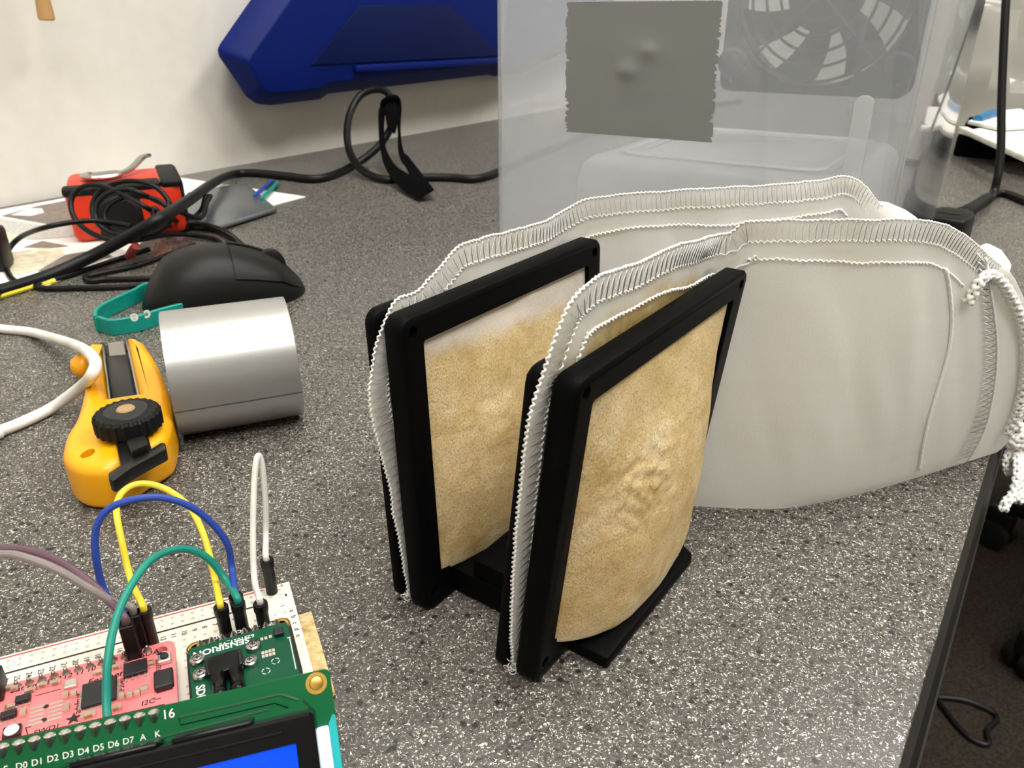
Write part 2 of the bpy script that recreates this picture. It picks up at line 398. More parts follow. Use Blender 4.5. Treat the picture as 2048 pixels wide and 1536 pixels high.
# ================================================================== filter stand
class Frm:
    def __init__(s, ox, oy, deg, lean):
        a = math.radians(deg); s.a = V(math.cos(a), math.sin(a), 0); s.n = V(math.sin(a), -math.cos(a), 0); s.o = V(ox, oy, 0); s.lean = lean
    def __call__(s, u, z, n): return s.o+s.a*u+s.n*(n+s.lean*z/76)+UZ*z
FR = Frm(4.76, 123.1, 54.2, 8.2); FL = Frm(-20.8, 145.6, 53.6, -2.3)
WF, HF = 80.0, 76.0
st = thing('filter_stand', V(20, 165, 0), 'black printed stand clamping two white mesh bags between square frames', 'stand')
for fr in (FR, FL):
    hs = [circ(x, z, 1.35, 14) for x in (3.4, WF-3.4) for z in (5.2, HF-3.4)]
    for (n0, n1, lab) in ((-5.5, 0, 'frame_plate'), (-11.2, -8.2, 'back_plate')):
        mb = MB().plate(rrect(0, 0, WF, HF, 3.2, 4), [rrect(6.3, 9, WF-6.3, HF-6.3, .8, 2)]+hs, n0, n1, lambda u, v, w_: fr(u, v, w_), .55)
        p = obj(lab, mb, M['print'], st, ang=50)
    for x in (3.4, WF-3.4):
        for z in (5.2, HF-3.4):
            ax = unit(fr.n); c0 = fr(x, z, -11.4)
            mb = MB().lathe([(1.2, 0), (1.2, 9.8), (1.0, 10.0)], c0, ax, 12)
            mb.lathe([(2.2, 0), (2.2, .5)], c0-ax*.2, ax, 6)
            obj('screw', mb, M['black'], st)
# base: cross block under both frames, with slots for the plates
def base_m(u, v, w_): return FR.o+FR.a*u+FR.n*v+UZ*w_
mb = MB().prism([(14, -11), (14, -46), (56, -46), (64, -30), (64, -11)][::-1], 0.1, 7.5, base_m); obj('base', bevel(mb, 1, 2), M['print'], st)
mb = MB().prism([(13.5, 10.5), (13.5, -12), (64, -12), (64, 3), (59, 10.5)][::-1], 0.1, 3.6, base_m); obj('base_foot', bevel(mb, .8, 2), M['print'], st)
for n0, n1 in ((-28.5, -13.2), (-52, -44.5)):
    mb = MB().prism([(14.5, n1), (14.5, n0), (65, n0), (65, n1)][::-1], 6, 12.5 if n0 < 0 else 9.5, base_m); obj('base_block', bevel(mb, 1.2, 2), M['print'], st)

# ================================================================== filter bags
class Bag:
    def __init__(s, fr, ext, lean1):
        s.fr = fr
        pts = [fr.o+fr.n*-6.9+fr.a*q for q in (-10, 0, 20, 40, 60, 78)]+[V(e[0], e[1], 0) for e in ext]
        s.p = np.array(spline(pts, 20)); s.L = np.r_[0, np.cumsum(np.linalg.norm(np.diff(s.p, axis=0), axis=1))]-10
        tg = np.gradient(s.p, axis=0); tg /= np.linalg.norm(tg, axis=1)[:, None]; s.t = tg; s.lean1 = lean1
    def __call__(s, q, z, off=0.0):
        x = np.array([np.interp(q, s.L, s.p[:, i]) for i in range(3)]); t = unit([np.interp(q, s.L, s.t[:, i]) for i in range(3)])
        if q > s.L[-1]: x = x+t*(q-s.L[-1])
        nr = V(t[1], -t[0], 0); le = np.interp(q, [0, 80, s.L[-1]], [s.fr.lean, s.fr.lean, s.lean1])
        return x+s.fr.n*(le*z/76)+nr*off+UZ*z
def make_bag(bag, outline, endbot, label, cat, dusty, seed, opening):
    T = np.array(spline([V(a, b) for a, b in outline], 10))
    ln = np.r_[0, np.cumsum(np.linalg.norm(np.diff(T, axis=0), axis=1))]; NK = 150
    ks = np.linspace(0, ln[-1], NK); T = np.c_[np.interp(ks, ln, T[:, 0]), np.interp(ks, ln, T[:, 1])]
    k01 = ks/ks[-1]
    wob = np.array([noise.noise(Vector((k*.13, seed, 0)))*.5+noise.noise(Vector((k*.5, seed+5, 0)))*.22 for k in ks])
    nt = np.gradient(T, axis=0); nt /= np.linalg.norm(nt, axis=1)[:, None]; nrm = np.c_[nt[:, 1], -nt[:, 0]]   # inward
    T = T+nrm*wob[:, None]
    # matching foot of every column on the desk
    fs = np.interp(k01, [0, .12, .3, .45, 1], [outline[0][0]+.5, 8, 30, 60, endbot[0]])
    NW = 34
    def sz(k, w_):           # k: column (float index) w: 0 foot .. 1 rim
        i = min(int(k), NK-2); f = k-i; tp = T[i]*(1-f)+T[i+1]*f; ft = V(np.interp(k, range(NK), fs), endbot[1])
        q = ft+(tp-ft)*w_; kk = k/(NK-1)
        q[0] += 9*opening*math.sin(math.pi*w_)*kk**7
        return q
    def off(q, w_, side):
        e = max(0.0, min(1.0, (q[0]-78)/40)); env = math.sin(math.pi*min(1, w_*1.0))**.6 if 0 < w_ < 1 else 0
        endo = max(0.0, min(1.0, (q[0]-150)/40))
        fold = noise.noise(Vector((q[0]*.045+q[1]*.02, q[1]*.012, seed)))*5.2*e+noise.noise(Vector((q[0]*.16+q[1]*.07, q[1]*.03, seed+3)))*.9*e
        return (side*(.55+e*2.2*(1+endo*1.2))*env)+fold*env
    # the cloth: two layers joined at the rim
    root = thing('filter_bag', bag(60, 0), label, cat, 'mesh filter bags in the black stand')
    mb = MB(); col = []
    for side in (1, -1):
        def fn(k, w_):
            q = sz(k, w_); d = 0.0
            if dusty:
                x = (q[0]-36)/34; y = (q[1]-72)/9
                d = 1-x*x-y*y*.9+noise.noise(Vector((q[0]*.11, q[1]*.11, seed)))*.9 if q[0] < 78 else 0
                d = max(0.0, min(1.0, d*1.3))
            st_ = max(0.0, noise.noise(Vector((q[0]*.05, q[1]*.3, seed+9)))-.1)*(.5 if w_ > .86 else .12)
            d = max(d, st_)
            al = .42 if w_ > .9 else .35 if q[0] < 82 else .2
            col.append((d, d, d, al)); return bag(q[0], max(q[1], .25), off(q, w_, side))
        mb.grid(fn, np.linspace(0, NK-1, NK), np.linspace(0, 1, NW))
    mb.col = col
    obj('bag_cloth', mb, M['mesh'], root, recalc=False, ang=180)
    # overlock seam: zigzag thread, looped edge thread, chain stitch rows
    tot = ks[-1]
    def rim(d, inn, o=.9):   # distance along the rim, distance inward
        k = np.interp(d, ks, range(NK)); i = min(int(k), NK-2); f = k-i
        p = T[i]*(1-f)+T[i+1]*f; nn = unit(nrm[i]*(1-f)+nrm[i+1]*f); q = p+nn*inn; return bag(q[0], max(q[1], .4), o+(off(q, 1-inn/90, 1) if inn > 2 else 0))
    kend = tot-8
    zz = MB(); path = []; d = 3.0
    while d < kend:
        st_z = 2.3 if d < 130 else 1.55; j = (random.random()-.5)*.5
        path.append(rim(d+j, .3, 1.0)); path.append(rim(d+st_z*.5, 5.2, .35)); d += st_z
    zz.tube(path, .13, 4)
    obj('zigzag_thread', zz, M['thread2'], root, ang=180)
    ed = MB(); path = []
    for i in range(int(kend/.4)):
        d = 2+i*.4; a = i*math.pi/1.6
        path.append(rim(d, .1+.2*math.sin(a), .3*math.cos(a)))
    ed.tube(path, .27, 5); obj('edge_thread', ed, M['thread'], root, ang=180)
    lp = MB(); path = [rim(2+i*.42, 5.2+.35*math.sin(i*math.pi/1.9), .3+.25*math.cos(i*math.pi/1.9)) for i in range(int(kend/.42))]
    lp.tube(path, .2, 5); obj('loop_thread', lp, M['thread'], root, ang=180)
    ch = MB(); path = [rim(20+i*.45, 10.2+.3*math.sin(i*math.pi/1.7)+.6*math.sin(i*.05), .35+.3*math.cos(i*math.pi/1.7)) for i in range(int((kend-28)/.45))]
    ch.tube(path, .28, 5); obj('chain_stitch', ch, M['thread'], root, ang=180)
    # frayed thread end at the foot of the seam
    fz = MB(); b0 = bag(outline[0][0], 1.2)
    for i in range(9):
        c = b0+V(random.uniform(-1, 1), random.uniform(-1.2, .4), random.uniform(-.2, 1)); r = random.uniform(.7, 1.6); e1 = unit(V(random.uniform(-1, 1), random.uniform(-1, 1), .6)); e2 = unit(np.cross(e1, V(random.random(), random.random(), random.random())))
        pth = [c+(e1*math.cos(a)+e2*math.sin(a))*r for a in np.linspace(0, random.uniform(3, 6), 10)]
        fz.tube([V(q[0], q[1], max(q[2], .2)) for q in pth], .12, 4)
    obj('frayed_thread', fz, M['thread'], root, ang=180)
    return root, sz, NK, off
BR = Bag(FR, [(66, 190), (83, 190.5), (112, 200), (161, 222)], 6)
BL = Bag(FL, [(44, 220), (72, 228), (100, 236), (130, 244)], -2)
OR = [(1.4, .3), (-1.2, 15.1), (-3, 30.3), (-3.8, 43.4), (-4.2, 55.4), (-3.8, 68.5), (0, 78.4), (5, 87.2), (11.8, 89.9), (21.8, 89.7), (32.2, 88.6), (48.6, 87.9), (66, 85.6), (78.5, 83.8), (82.5, 86.7), (96.2, 87.4), (114.4, 87.6), (133, 85.6), (145.7, 80.5), (158, 73.5), (169.8, 67.8)]
OL = [(1.4, .3), (0, 15.7), (-1.8, 37.4), (-4.6, 55.2), (-2.6, 66.2), (2.2, 74), (6.2, 77.3), (12.7, 77.7), (19.3, 80.5), (26.7, 84), (35.9, 84.4), (46, 83.7), (66.5, 83), (84.4, 85.8), (100.6, 86.5), (124.2, 86.5), (149.6, 86.5), (164.9, 87.6), (172.3, 84), (178, 78.9), (186, 75)]
bagR, szR, NKR, TR_ = make_bag(BR, OR, (200.7, .4), 'white mesh drawstring bag nearest the camera, its corded hem hanging past the desk edge', 'filter bag', True, 3.3, 1)
bagL, szL, NKL, TL_ = make_bag(BL, OL, (203, .4), 'white mesh bag clamped in the rear frame, close before the clear box', 'filter bag', False, 8.1, .4)

# dusty cloth bulging out through each frame opening
def panel(bag_root, fr, bmax, sag, peak, clean, seed, tip=1.0):
    mb = MB(); col = []; us = np.linspace(0, 1, 90); vs_ = list(np.linspace(-.18, 1, 96))
    def fn(u, v):
        env = max(0.0, 1-abs(2*u-1)**2.4)**.75
        v0 = max(v, 0.0); sh = math.sin(math.pi*(.2+.8*v0)**.62)**.9 if v0 < 1 else 0
        b = bmax*env*max(sh, 0)
        z = 9.2+v0*(HF-6.5-9.2)-sag*env*math.exp(-(v0/.22)**2)
        n = -1.2+b
        if v < 0:
            f = -v/.18; n = -1.2+b*(1-f**1.5); z = z+1.2*f*env-(.9*math.sin(f*math.pi))
        x = 6.5+u*(WF-13)
        crust = math.exp(-((u-.3)/.2)**2-((v-.55)/.16)**2)*tip
        n += noise.noise(Vector((x*.45, z*.45, seed+1)))*.9*crust+noise.noise(Vector((x*1.1, z*1.1, seed+2)))*.35*crust
        n += noise.noise(Vector((x*.08, z*.08, seed)))*.7*env+noise.noise(Vector((x*.3, z*.3, seed)))*.18
        edge = clean(u, v0)+noise.noise(Vector((x*.12, z*.12, seed+4)))*.14+noise.noise(Vector((x*.5, z*.5, seed+4)))*.05
        d = max(0.0, min(1.0, edge*2.6)); col.append((d, d, d, 1))
        return fr(x, z, n)
    mb.grid(fn, us, vs_); mb.col = col
    obj('dusty_panel', mb, M['dusty'], bag_root, recalc=False, ang=180, label='tan dust-coated cloth bulging through the frame')
panel(bagR, FR, 10.5, 5.0, .8, lambda u, v: min(.5, .28+v*1.1)-max(0, u-.86)*1.6, 2.2)
panel(bagL, FL, 4.6, 2.0, .9, lambda u, v: min((.97-.10*u-v)*6, .3+v*1.2), 5.7, .2)

# hem, stitch and draw cord at the open end of the near bag
def end_pt(sz_, NK, bag, inset, w_, o=1.0):
    k = NK-1-inset*NK/ (290.0); q = sz_(k, w_); return bag(q[0], max(q[1], .5), (TR_ if bag is BR else TL_)(q, w_, 1)+o)
hz = MB(); path = []
for i in range(36):
    w_ = .05+.9*i/35; path += [end_pt(szR, NKR, BR, 21, w_, .9), end_pt(szR, NKR, BR, 27, min(.96, w_+.008), .9)]
hz.tube(path, .26, 5); hz.tube([end_pt(szR, NKR, BR, 20.6, .04+.93*i/80, .8+.2*(i % 2)) for i in range(81)], .42, 5)
obj('hem_stitch', hz, M['thread'], bagR, ang=180)
hz = MB(); hz.tube([end_pt(szR, NKR, BR, 44+3*math.sin(i*.1), .06+.8*i/60, .3+.2*(i % 2)) for i in range(61)], .5, 5)
obj('inner_hem_stitch', hz, M['thread'], bagR, ang=180)
def braid(mb, path, r, pitch=2.6):
    pts = np.array(spline(path, 14)); L = np.r_[0, np.cumsum(np.linalg.norm(np.diff(pts, axis=0), axis=1))]
    n = int(L[-1]/.35)+2; d = np.linspace(0, L[-1], n); q = np.c_[[np.interp(d, L, pts[:, i]) for i in range(3)]].T
    tg = np.gradient(q, axis=0); nx = unit(np.cross(tg[0], V(.3, .9, .2))); 
    fr_ = []
    for i in range(n):
        t_ = unit(tg[i]); nx = unit(nx-t_*np.dot(nx, t_)); fr_.append((nx, np.cross(t_, nx)))
    for s_ in range(6):
        ph = s_%3*2*math.pi/3; dr = 1 if s_ < 3 else -1
        pp = []
        for i in range(n):
            a = ph+dr*2*math.pi*d[i]/(pitch*3); rr = r*(.62+.12*math.cos(3*a*dr+d[i]*2)); pp.append(q[i]+(fr_[i][0]*math.cos(a)+fr_[i][1]*math.sin(a))*rr)
        mb.tube(pp, r*.42, 6)
cord = MB()
cpts = [end_pt(szR, NKR, BR, 34, .76, 1.2), end_pt(szR, NKR, BR, 28, .86, 1.6), end_pt(szR, NKR, BR, 20, .91, 1.8), end_pt(szR, NKR, BR, 13, .88, 1.8)]+[end_pt(szR, NKR, BR, 9, w_, 1.5) for w_ in (.75, .6, .45, .3, .18)]
braid(cord, cpts, 1.5); obj('draw_cord', cord, M['thread'], bagR, ang=180)
kb = Q(2036, 888, 262)
cord = MB()
braid(cord, [end_pt(szR, NKR, BR, 3, .2, .5), Q(2031, 845, 262), Q(2044, 860, 260), Q(2050, 880, 259), kb+V(1.5, -1, 0)], 1.6)
braid(cord, [kb+V(-2.5, 0, 2), kb+V(0, -2, 3.2), kb+V(3, -1, 1), kb+V(2, 1.6, -1.5), kb+V(-1.5, 1.4, -1.5), kb+V(-2.5, -.6, .8), kb+V(0, -2.2, .4)], 1.7)
braid(cord, [kb+V(0, 0, -2), Q(2036, 940, 259), Q(2028, 985, 257), Q(2010, 1008, 256), Q(2006, 1022, 256)], 1.7)
braid(cord, [kb+V(2, 0, -2), Q(2047, 940, 260), Q(2042, 985, 258), Q(2034, 1003, 257)], 1.7)
braid(cord, [kb+V(-1, 1, -1), Q(2012, 925, 264), Q(2016, 950, 265)], 1.4)
obj('knotted_cord_end', cord, M['thread'], bagR, ang=180)
# folded white flap where the rim seam meets the hem
for rt, bg, pp in ((bagR, BR, [(1952, 500), (1975, 488), (2005, 503), (2026, 532), (2018, 552), (1985, 545)]), (bagL, BL, [(1752, 404), (1775, 406), (1812, 422), (1838, 440), (1835, 462), (1770, 455)])):
    tt = 212 if bg is BR else 246; mb = MB(); pts = [Q(x, y, tt) for x, y in pp]; dv = V(.3, .8, 0)*3
    mb.add(pts+[p+dv for p in pts], [tuple(range(6)), tuple(range(11, 5, -1))]+[(i, (i+1) % 6, 6+(i+1) % 6, 6+i) for i in range(6)])
    obj('hem_flap', bevel(mb, .9, 2), M['thread'], rt)

# ================================================================== clear box with fan
CC = V(128, 261, 0); ph = math.radians(32)
XL = V(-math.cos(ph), math.sin(ph), 0); YB = V(math.sin(ph), math.cos(ph), 0); CWD, CLN, CHT = 163.0, 240.0, 212.0
def cm(u, v, z): return CC+XL*u+YB*v+UZ*z         # u leftwards along the front, v backwards
def crr(d, r, z, tap=0.0): return [cm(p[0], p[1], z) for p in rrect(d+tap, d+tap, CWD-d-tap, CLN-d-tap, r, 6)]
t = thing('storage_box', cm(CWD/2, CLN/2, 0), 'clear frosted plastic box with a grey tape patch and a fan', 'box')
lv = [(1.5, 10, 0.6), (0, 11, 2.2), (0, 11, CHT)]; iv = [(1.4, 9.6, CHT), (1.4, 9.6, 3.0), (3, 8.6, 2.2)]
rings = [crr(d, r, z) for d, r, z in lv]+[crr(d, r, z) for d, r, z in iv]
mb = MB(); n = len(rings[0]); fl = [q for r_ in rings for q in r_]; mb.add(fl, [])
for k in range(len(rings)-1):
    for i in range(n): mb.f.append((k*n+i, k*n+(i+1) % n, (k+1)*n+(i+1) % n, (k+1)*n+i))
mb.f.append(tuple(range(n-1, -1, -1))); mb.f.append(tuple((len(rings)-1)*n+i for i in range(n)))
obj('box_shell', mb, M['tote'], t, ang=50)
mb = MB().plate(rrect(-7, -7, CWD+7, CLN+7, 15), [rrect(1, 1, CWD-1, CLN-1, 10)], CHT-3, CHT, lambda u, v, w_: cm(u, v, w_)); obj('rim', mb, M['tote'], t)
def on_front(px, py, n=0.0):
    p = plane_hit(px, py, CC-YB*n, YB); q = p-CC; return np.dot(q, XL), q[2]
u0, z0 = on_front(1733, 190); mb = MB().plate(rrect(u0-3, 4, u0+3, z0, 2.6, 5), [], 0, 1.3, lambda u, v, w_: cm(u, -w_, v)); obj('moulded_rib', bevel(mb, .5, 2), M['tub'], t)
# tape patch
pc = [on_front(*q) for q in ((1133, 4), (1447, 1), (1424, 285), (1131, 263))]
def pm(a, b): 
    p = np.array(pc); return (p[0]*(1-a)+p[1]*a)*(1-b)+(p[3]*(1-a)+p[2]*a)*b
mb = MB(); NA, NB = 60, 84
jl = [random.random()**4*.028+.004*math.sin(k*.4) for k in range(NB)]; jr = [random.random()**4*.028+.004*math.sin(k*.3) for k in range(NB)]
def fn(i, j, back=False):
    a, b = i/(NA-1), j/(NB-1); a = jl[int(j)]+(1-jl[int(j)]-jr[int(j)])*a
    q = pm(a, b); h = .35
    for (x, y, r, s_) in ((.43, .5, .045, .9), (.57, .35, .04, .8), (.5, .42, .12, .4)):
        h += s_*math.exp(-((a-x)**2+(b-y)**2)/(2*r*r))
    h += noise.noise(Vector((a*5, b*5, 1)))*.12
    return cm(q[0], -(.05 if back else h), q[1])
mb.grid(lambda i, j: fn(i, j), range(NA), range(NB)); mb.grid(lambda i, j: fn(i, j, True), range(NA), range(NB))
rimi = [(i, 0) for i in range(NA)]+[(NA-1, j) for j in range(1, NB)]+[(i, NB-1) for i in range(NA-2, -1, -1)]+[(0, j) for j in range(NB-2, 0, -1)]
for a, b in zip(rimi, rimi[1:]+rimi[:1]):
    ia, ib = a[0]*NB+a[1], b[0]*NB+b[1]; mb.f.append((ia, ib, ib+NA*NB, ia+NA*NB))
o = obj('tape_patch', mb, M['patch'], loc=cm(*[float(x) for x in pm(.5, .5)][:1], 0, float(pm(.5, .5)[1])), ang=60)
tag(o, 'square of grey duct tape stuck on the front of the clear box', 'tape')
# milky tub turned over inside the box
tb = thing('plastic_tub', cm(80, 75, 2.3), 'milky plastic tub turned upside down inside the clear box', 'tub')
def tubr(d, r, z): return [cm(p[0], p[1], z) for p in rrect(10+d, 14+d, 138-d, 150-d, r, 6)]
rings = [tubr(0, 14, 2.4), tubr(4, 14, 66), tubr(6, 13, 72), tubr(11, 10, 75.5), tubr(20, 9, 76), tubr(22, 8, 74.5), tubr(25, 8, 74.5), tubr(27, 8, 76)]
mb = MB(); n = len(rings[0]); mb.add([q for r_ in rings for q in r_], [])
for k in range(len(rings)-1):
    for i in range(n): mb.f.append((k*n+i, k*n+(i+1) % n, (k+1)*n+(i+1) % n, (k+1)*n+i))
mb.f.append(tuple((len(rings)-1)*n+i for i in range(n))); obj('tub_shell', mb, M['tub'], tb, ang=70)
mb = MB(); mb.tube([V(*q) for q in tubr(21, 9, 76.3)], .9, 6, closed=True); obj('moulded_ring', mb, M['tub'], tb)
# fan on the back wall
fu = (CWD/2)-2; fz = 141.0
def fm(u, z, w_): return cm(fu+u, CLN-2-w_, fz+z)      # w towards the camera
ft = thing('cooling_fan', fm(0, -52, 0), 'dark computer cooling fan with wire guard seen through the clear box', 'fan')
cs = [circ(x, y, 2.3, 10) for x in (-46, 46) for y in (-46, 46)]
mb = MB().plate(rrect(-53, -53, 53, 53, 6, 4), [circ(0, 0, 48.5, 48)]+cs, 1, 5, fm); obj('fan_frame', mb, M['black'], ft)
mb = MB().plate(circ(0, 0, 50.5, 48), [circ(0, 0, 48.5, 48)], 5, 22, fm); obj('fan_duct', mb, M['black'], ft)
mb = MB().plate(rrect(-53, -53, 53, 53, 6, 4), [circ(0, 0, 48.5, 48)]+cs, 22, 26, fm); obj('fan_flange', mb, M['black'], ft)
mb = MB().lathe([(19, 4), (20, 6), (20, 20), (17, 22), (3, 22.3)], fm(0, 0, 0), -YB, 32); obj('hub', mb, M['black'], ft)
for k in range(7):
    mb = MB(); a0 = 2*math.pi*k/7
    for sd in (0, 1):
        def bl(r, q): 
            a = a0+q*.5+(r-20)*.009; return fm(r*math.cos(a), r*math.sin(a), 7+q*10+sd*1.3)
        mb.grid(bl, np.linspace(18, 47, 8), np.linspace(0, 1, 8))
    nb = 64
    rm = [i*8 for i in range(8)]+[56+j for j in range(1, 8)]+[i*8+7 for i in range(6, -1, -1)]+[j for j in range(6, 0, -1)]
    for a, b in zip(rm, rm[1:]+rm[:1]): mb.f.append((a, b, b+nb, a+nb))
    obj('fan_blade', mb, M['black'], ft)
for k in range(4):
    a = math.pi/4+k*math.pi/2+.3; obj('strut', MB().box(fm(34*math.cos(a), 34*math.sin(a), 3), XL*math.cos(a)+UZ*math.sin(a), -XL*math.sin(a)+UZ*math.cos(a), YB, 30, 4, 3), M['black'], ft, smooth=False)
for r in (14, 22, 30, 38, 46): obj('guard_ring', MB().tube([fm(r*math.cos(a), r*math.sin(a), 28) for a in np.linspace(0, 2*math.pi, 49)[:-1]], .9, 6, closed=True), M['black'], ft)
for k in range(4):
    a = k*math.pi/2+math.pi/4
    obj('guard_spoke', MB().tube([fm(4*math.cos(a), 4*math.sin(a), 28.6), fm(62*math.cos(a), 62*math.sin(a), 28.6)], 1.0, 6), M['black'], ft)
    obj('corner_screw', MB().lathe([(8.5, 26), (8.5, 29), (7, 30.5), (2, 30.8)], fm(46*(1 if k in (0, 3) else -1), 46*(1 if k < 2 else -1)+(9 if k >= 2 else 0), 0), -YB, 20), M['black'], ft)

# ================================================================== blue housing on the wall
NB_ = -590.0
def bl_px(px, py, n=NB_):
    p = plane_hit(px, py, DN(0, n), N2); return np.dot(p, D2), p[2]
outer = [bl_px(*q, NB_-22) for q in ((1262, -60), (1185, 78), (1035, 150), (985, 153), (975, 150), (655, 188), (640, 199), (540, 211), (512, 208), (492, 194), (470, 160), (436, 112), (434, 98), (440, 86), (560, -85))]
inner = [bl_px(*q) for q in ((1235, -60), (1165, 66), (1030, 128), (985, 128), (975, 128), (655, 166), (640, 178), (560, 186), (535, 184), (522, 172), (512, 150), (500, 128), (499, 121), (502, 112), (640, -85))]
back = [bl_px(*q, -645.6) for q in ((1262, -60), (1185, 74), (1035, 146), (985, 149), (975, 146), (655, 180), (640, 190), (548, 198), (524, 196), (506, 184), (486, 154), (456, 112), (453, 100), (458, 88), (572, -85))]
n = len(outer)
t = thing('blue_housing', DN(np.mean([p[0] for p in outer]), -620, min(p[1] for p in outer)), 'large blue faceted plastic housing on the wall above a looped black cable', 'housing')
mb = MB(); mb.add([DN(a, NB_, z) for a, z in inner]+[DN(a, NB_-22, z) for a, z in outer]+[DN(a, -645.6, z) for a, z in back], [])
mb.f.append(tuple(range(n)));  mb.f.append(tuple(range(3*n-1, 2*n-1, -1)))
for k in (0, 1):
    for i in range(n): mb.f.append((k*n+i, k*n+(i+1) % n, (k+1)*n+(i+1) % n, (k+1)*n+i))
obj('housing_body', bevel(mb, 2.5, 3, 12), M['blue'], t)
pan = [bl_px(*q) for q in ((1000, 112), (620, 130), (716, 12), (895, 10))]
mb = MB().prism(pan, 0, 3, lambda a, z, w_: DN(a, NB_-1+w_, z)); obj('front_panel', bevel(mb, 1, 2), M['bluedark'], t)
lip = [bl_px(*q) for q in ((1020, 126), (705, 144), (706, 130), (1020, 113))]
mb = MB().prism(lip, 0, 7, lambda a, z, w_: DN(a, NB_-1+w_, z)); obj('lower_ledge', bevel(mb, 1.5, 2), M['blue'], t)

# ================================================================== black cable with loop, strap
pts = [P(-80, 602, 3.4), P(0, 582, 3.4), P(100, 550, 4), P(180, 514, 9), P(250, 477, 18), P(320, 437, 29), P(380, 399, 27), P(425, 367, 13), P(465, 349, 4.2), P(510, 346, 3.4), P(570, 352, 3.4), P(640, 357, 3.4), P(705, 332, 4.5),
       Q(755, 295, 716), Q(783, 252, 722), Q(788, 215, 728), Q(775, 186, 736), Q(750, 179, 742), Q(722, 190, 742), Q(702, 222, 735), Q(694, 265, 720), Q(701, 308, 702), Q(726, 342, 676), P(770, 359, 3.4), P(830, 355, 3.4), P(900, 355, 3.4), P(955, 357, 3.4), P(1010, 338, 3.4), P(1100, 300, 3.4), P(1250, 245, 3.4)]
pts = [pts[0]+V(-230, -120, .3), pts[0]+V(-90, -30, .3)]+pts+[pts[-1]+D2*160, pts[-1]+D2*330+N2*30]
mb = MB().tube(spline(pts, 10), 3.4, 12); o = obj('power_cable', mb, M['cord'], loc=pts[10]*V(1, 1, 0)); tag(o, 'thick black cable crossing the desk past the red tape measure into an upright loop', 'cable')
def band(mb, le, re, ts, th=1.4):
    L = spline([Q(x, y, t_) for (x, y), t_ in zip(le, ts)], 6); R_ = spline([Q(x, y, t_) for (x, y), t_ in zip(re, ts)], 6); b = len(mb.v); m = len(L)
    for l_, r_ in zip(L, R_):
        nn = V(0, 1, 0)*th; mb.v += [tuple(l_), tuple(r_), tuple(r_+nn), tuple(l_+nn)]
    for i in range(m-1):
        for k in range(4): mb.f.append((b+i*4+k, b+i*4+(k+1) % 4, b+(i+1)*4+(k+1) % 4, b+(i+1)*4+k))
    mb.f.append((b, b+1, b+2, b+3)); mb.f.append(tuple(b+(m-1)*4+k for k in (3, 2, 1, 0)))
st_ = thing('cable_strap', Q(838, 398, 642), 'black hook-and-loop strap hanging from the looped cable', 'cable strap')
mb = MB(); band(mb, [(764, 207), (757, 222), (757, 262), (761, 300), (770, 335), (796, 372), (836, 400)], [(790, 196), (772, 222), (768, 262), (773, 300), (792, 332), (822, 352), (866, 382)], [730, 716, 706, 690, 664, 628, 592]); obj('strap_strand', mb, M['fabric_black'], st_)
mb = MB(); band(mb, [(768, 196), (789, 215), (795, 260), (796, 300), (802, 322), (815, 342), (836, 400)], [(800, 197), (803, 215), (801, 260), (806, 300), (818, 315), (842, 346), (868, 380)], [732, 722, 712, 696, 678, 650, 594]); obj('strap_strand', mb, M['fabric_black'], st_)
mb = MB(); mb.tube([Q(780, 205, 722)+V(7*math.cos(a), 5*math.sin(a), 5*math.cos(a+1)) for a in np.linspace(0, 2*math.pi, 25)[:-1]], 2.6, 8, closed=True); obj('strap_wrap', mb, M['fabric_black'], st_)
mb = MB(); band(mb, [(778, 196), (770, 215), (772, 240), (776, 262)], [(792, 200), (794, 218), (794, 245), (790, 268)], [722, 712, 708, 706], 2.5); obj('strap_buckle', mb, M['fabric_black'], st_)

# ================================================================== loose paper, bag, pens under the tape measure
def sheet(name, px, z, mt, label, cat, prints=(), th=.35):
    pts = [P(x, y, z) for x, y in px]; c = np.mean(pts, axis=0)
    r = thing(name, V(c[0], c[1], z), label, cat)
    obj('sheet', MB().prism([(p[0], p[1]) for p in pts][::-1], z, z+th), mt, r, smooth=False)
    for q, m_ in prints:
        th += .06; pp = [P(x, y, z+th) for x, y in q]; obj('printed_picture', MB().prism([(p[0], p[1]) for p in pp][::-1], z+th+.0, z+th+.05), m_, r, smooth=False)
    return r
def m_pic(name, a, b, sc):
    m = mat(name, a, .6); t_ = NT(m); t_.l(t_.ramp(t_.noise(sc, 4, .6, 2), (.35, lin(*a)), (.65, lin(*b))), t_.b.inputs['Base Color']); return m
M['pic1'] = m_pic('picture_brown', (112, 100, 92), (138, 126, 116), 60); M['pic2'] = m_pic('picture_cream', (206, 192, 158), (236, 228, 206), 70); M['pic3'] = m_pic('picture_grey', (176, 174, 168), (206, 204, 198), 300)
sheet('paper_sheet', [(-90, 436), (362, 356), (612, 394), (470, 432), (250, 470), (60, 500), (-90, 530)], .05, M['paper'], 'white printed sheet beneath the red tape measure', 'paper',
      [([(2, 432), (75, 412), (200, 388), (240, 420), (110, 451)], M['pic1']), ([(22, 430), (60, 416), (84, 417), (88, 425), (62, 432)], M['paper']), ([(-60, 436), (0, 437), (95, 452), (180, 446), (190, 470), (60, 480), (-60, 455)], M['pic3']), ([(-60, 458), (2, 462), (48, 473), (5, 486), (-60, 484)], M['pic2'])])
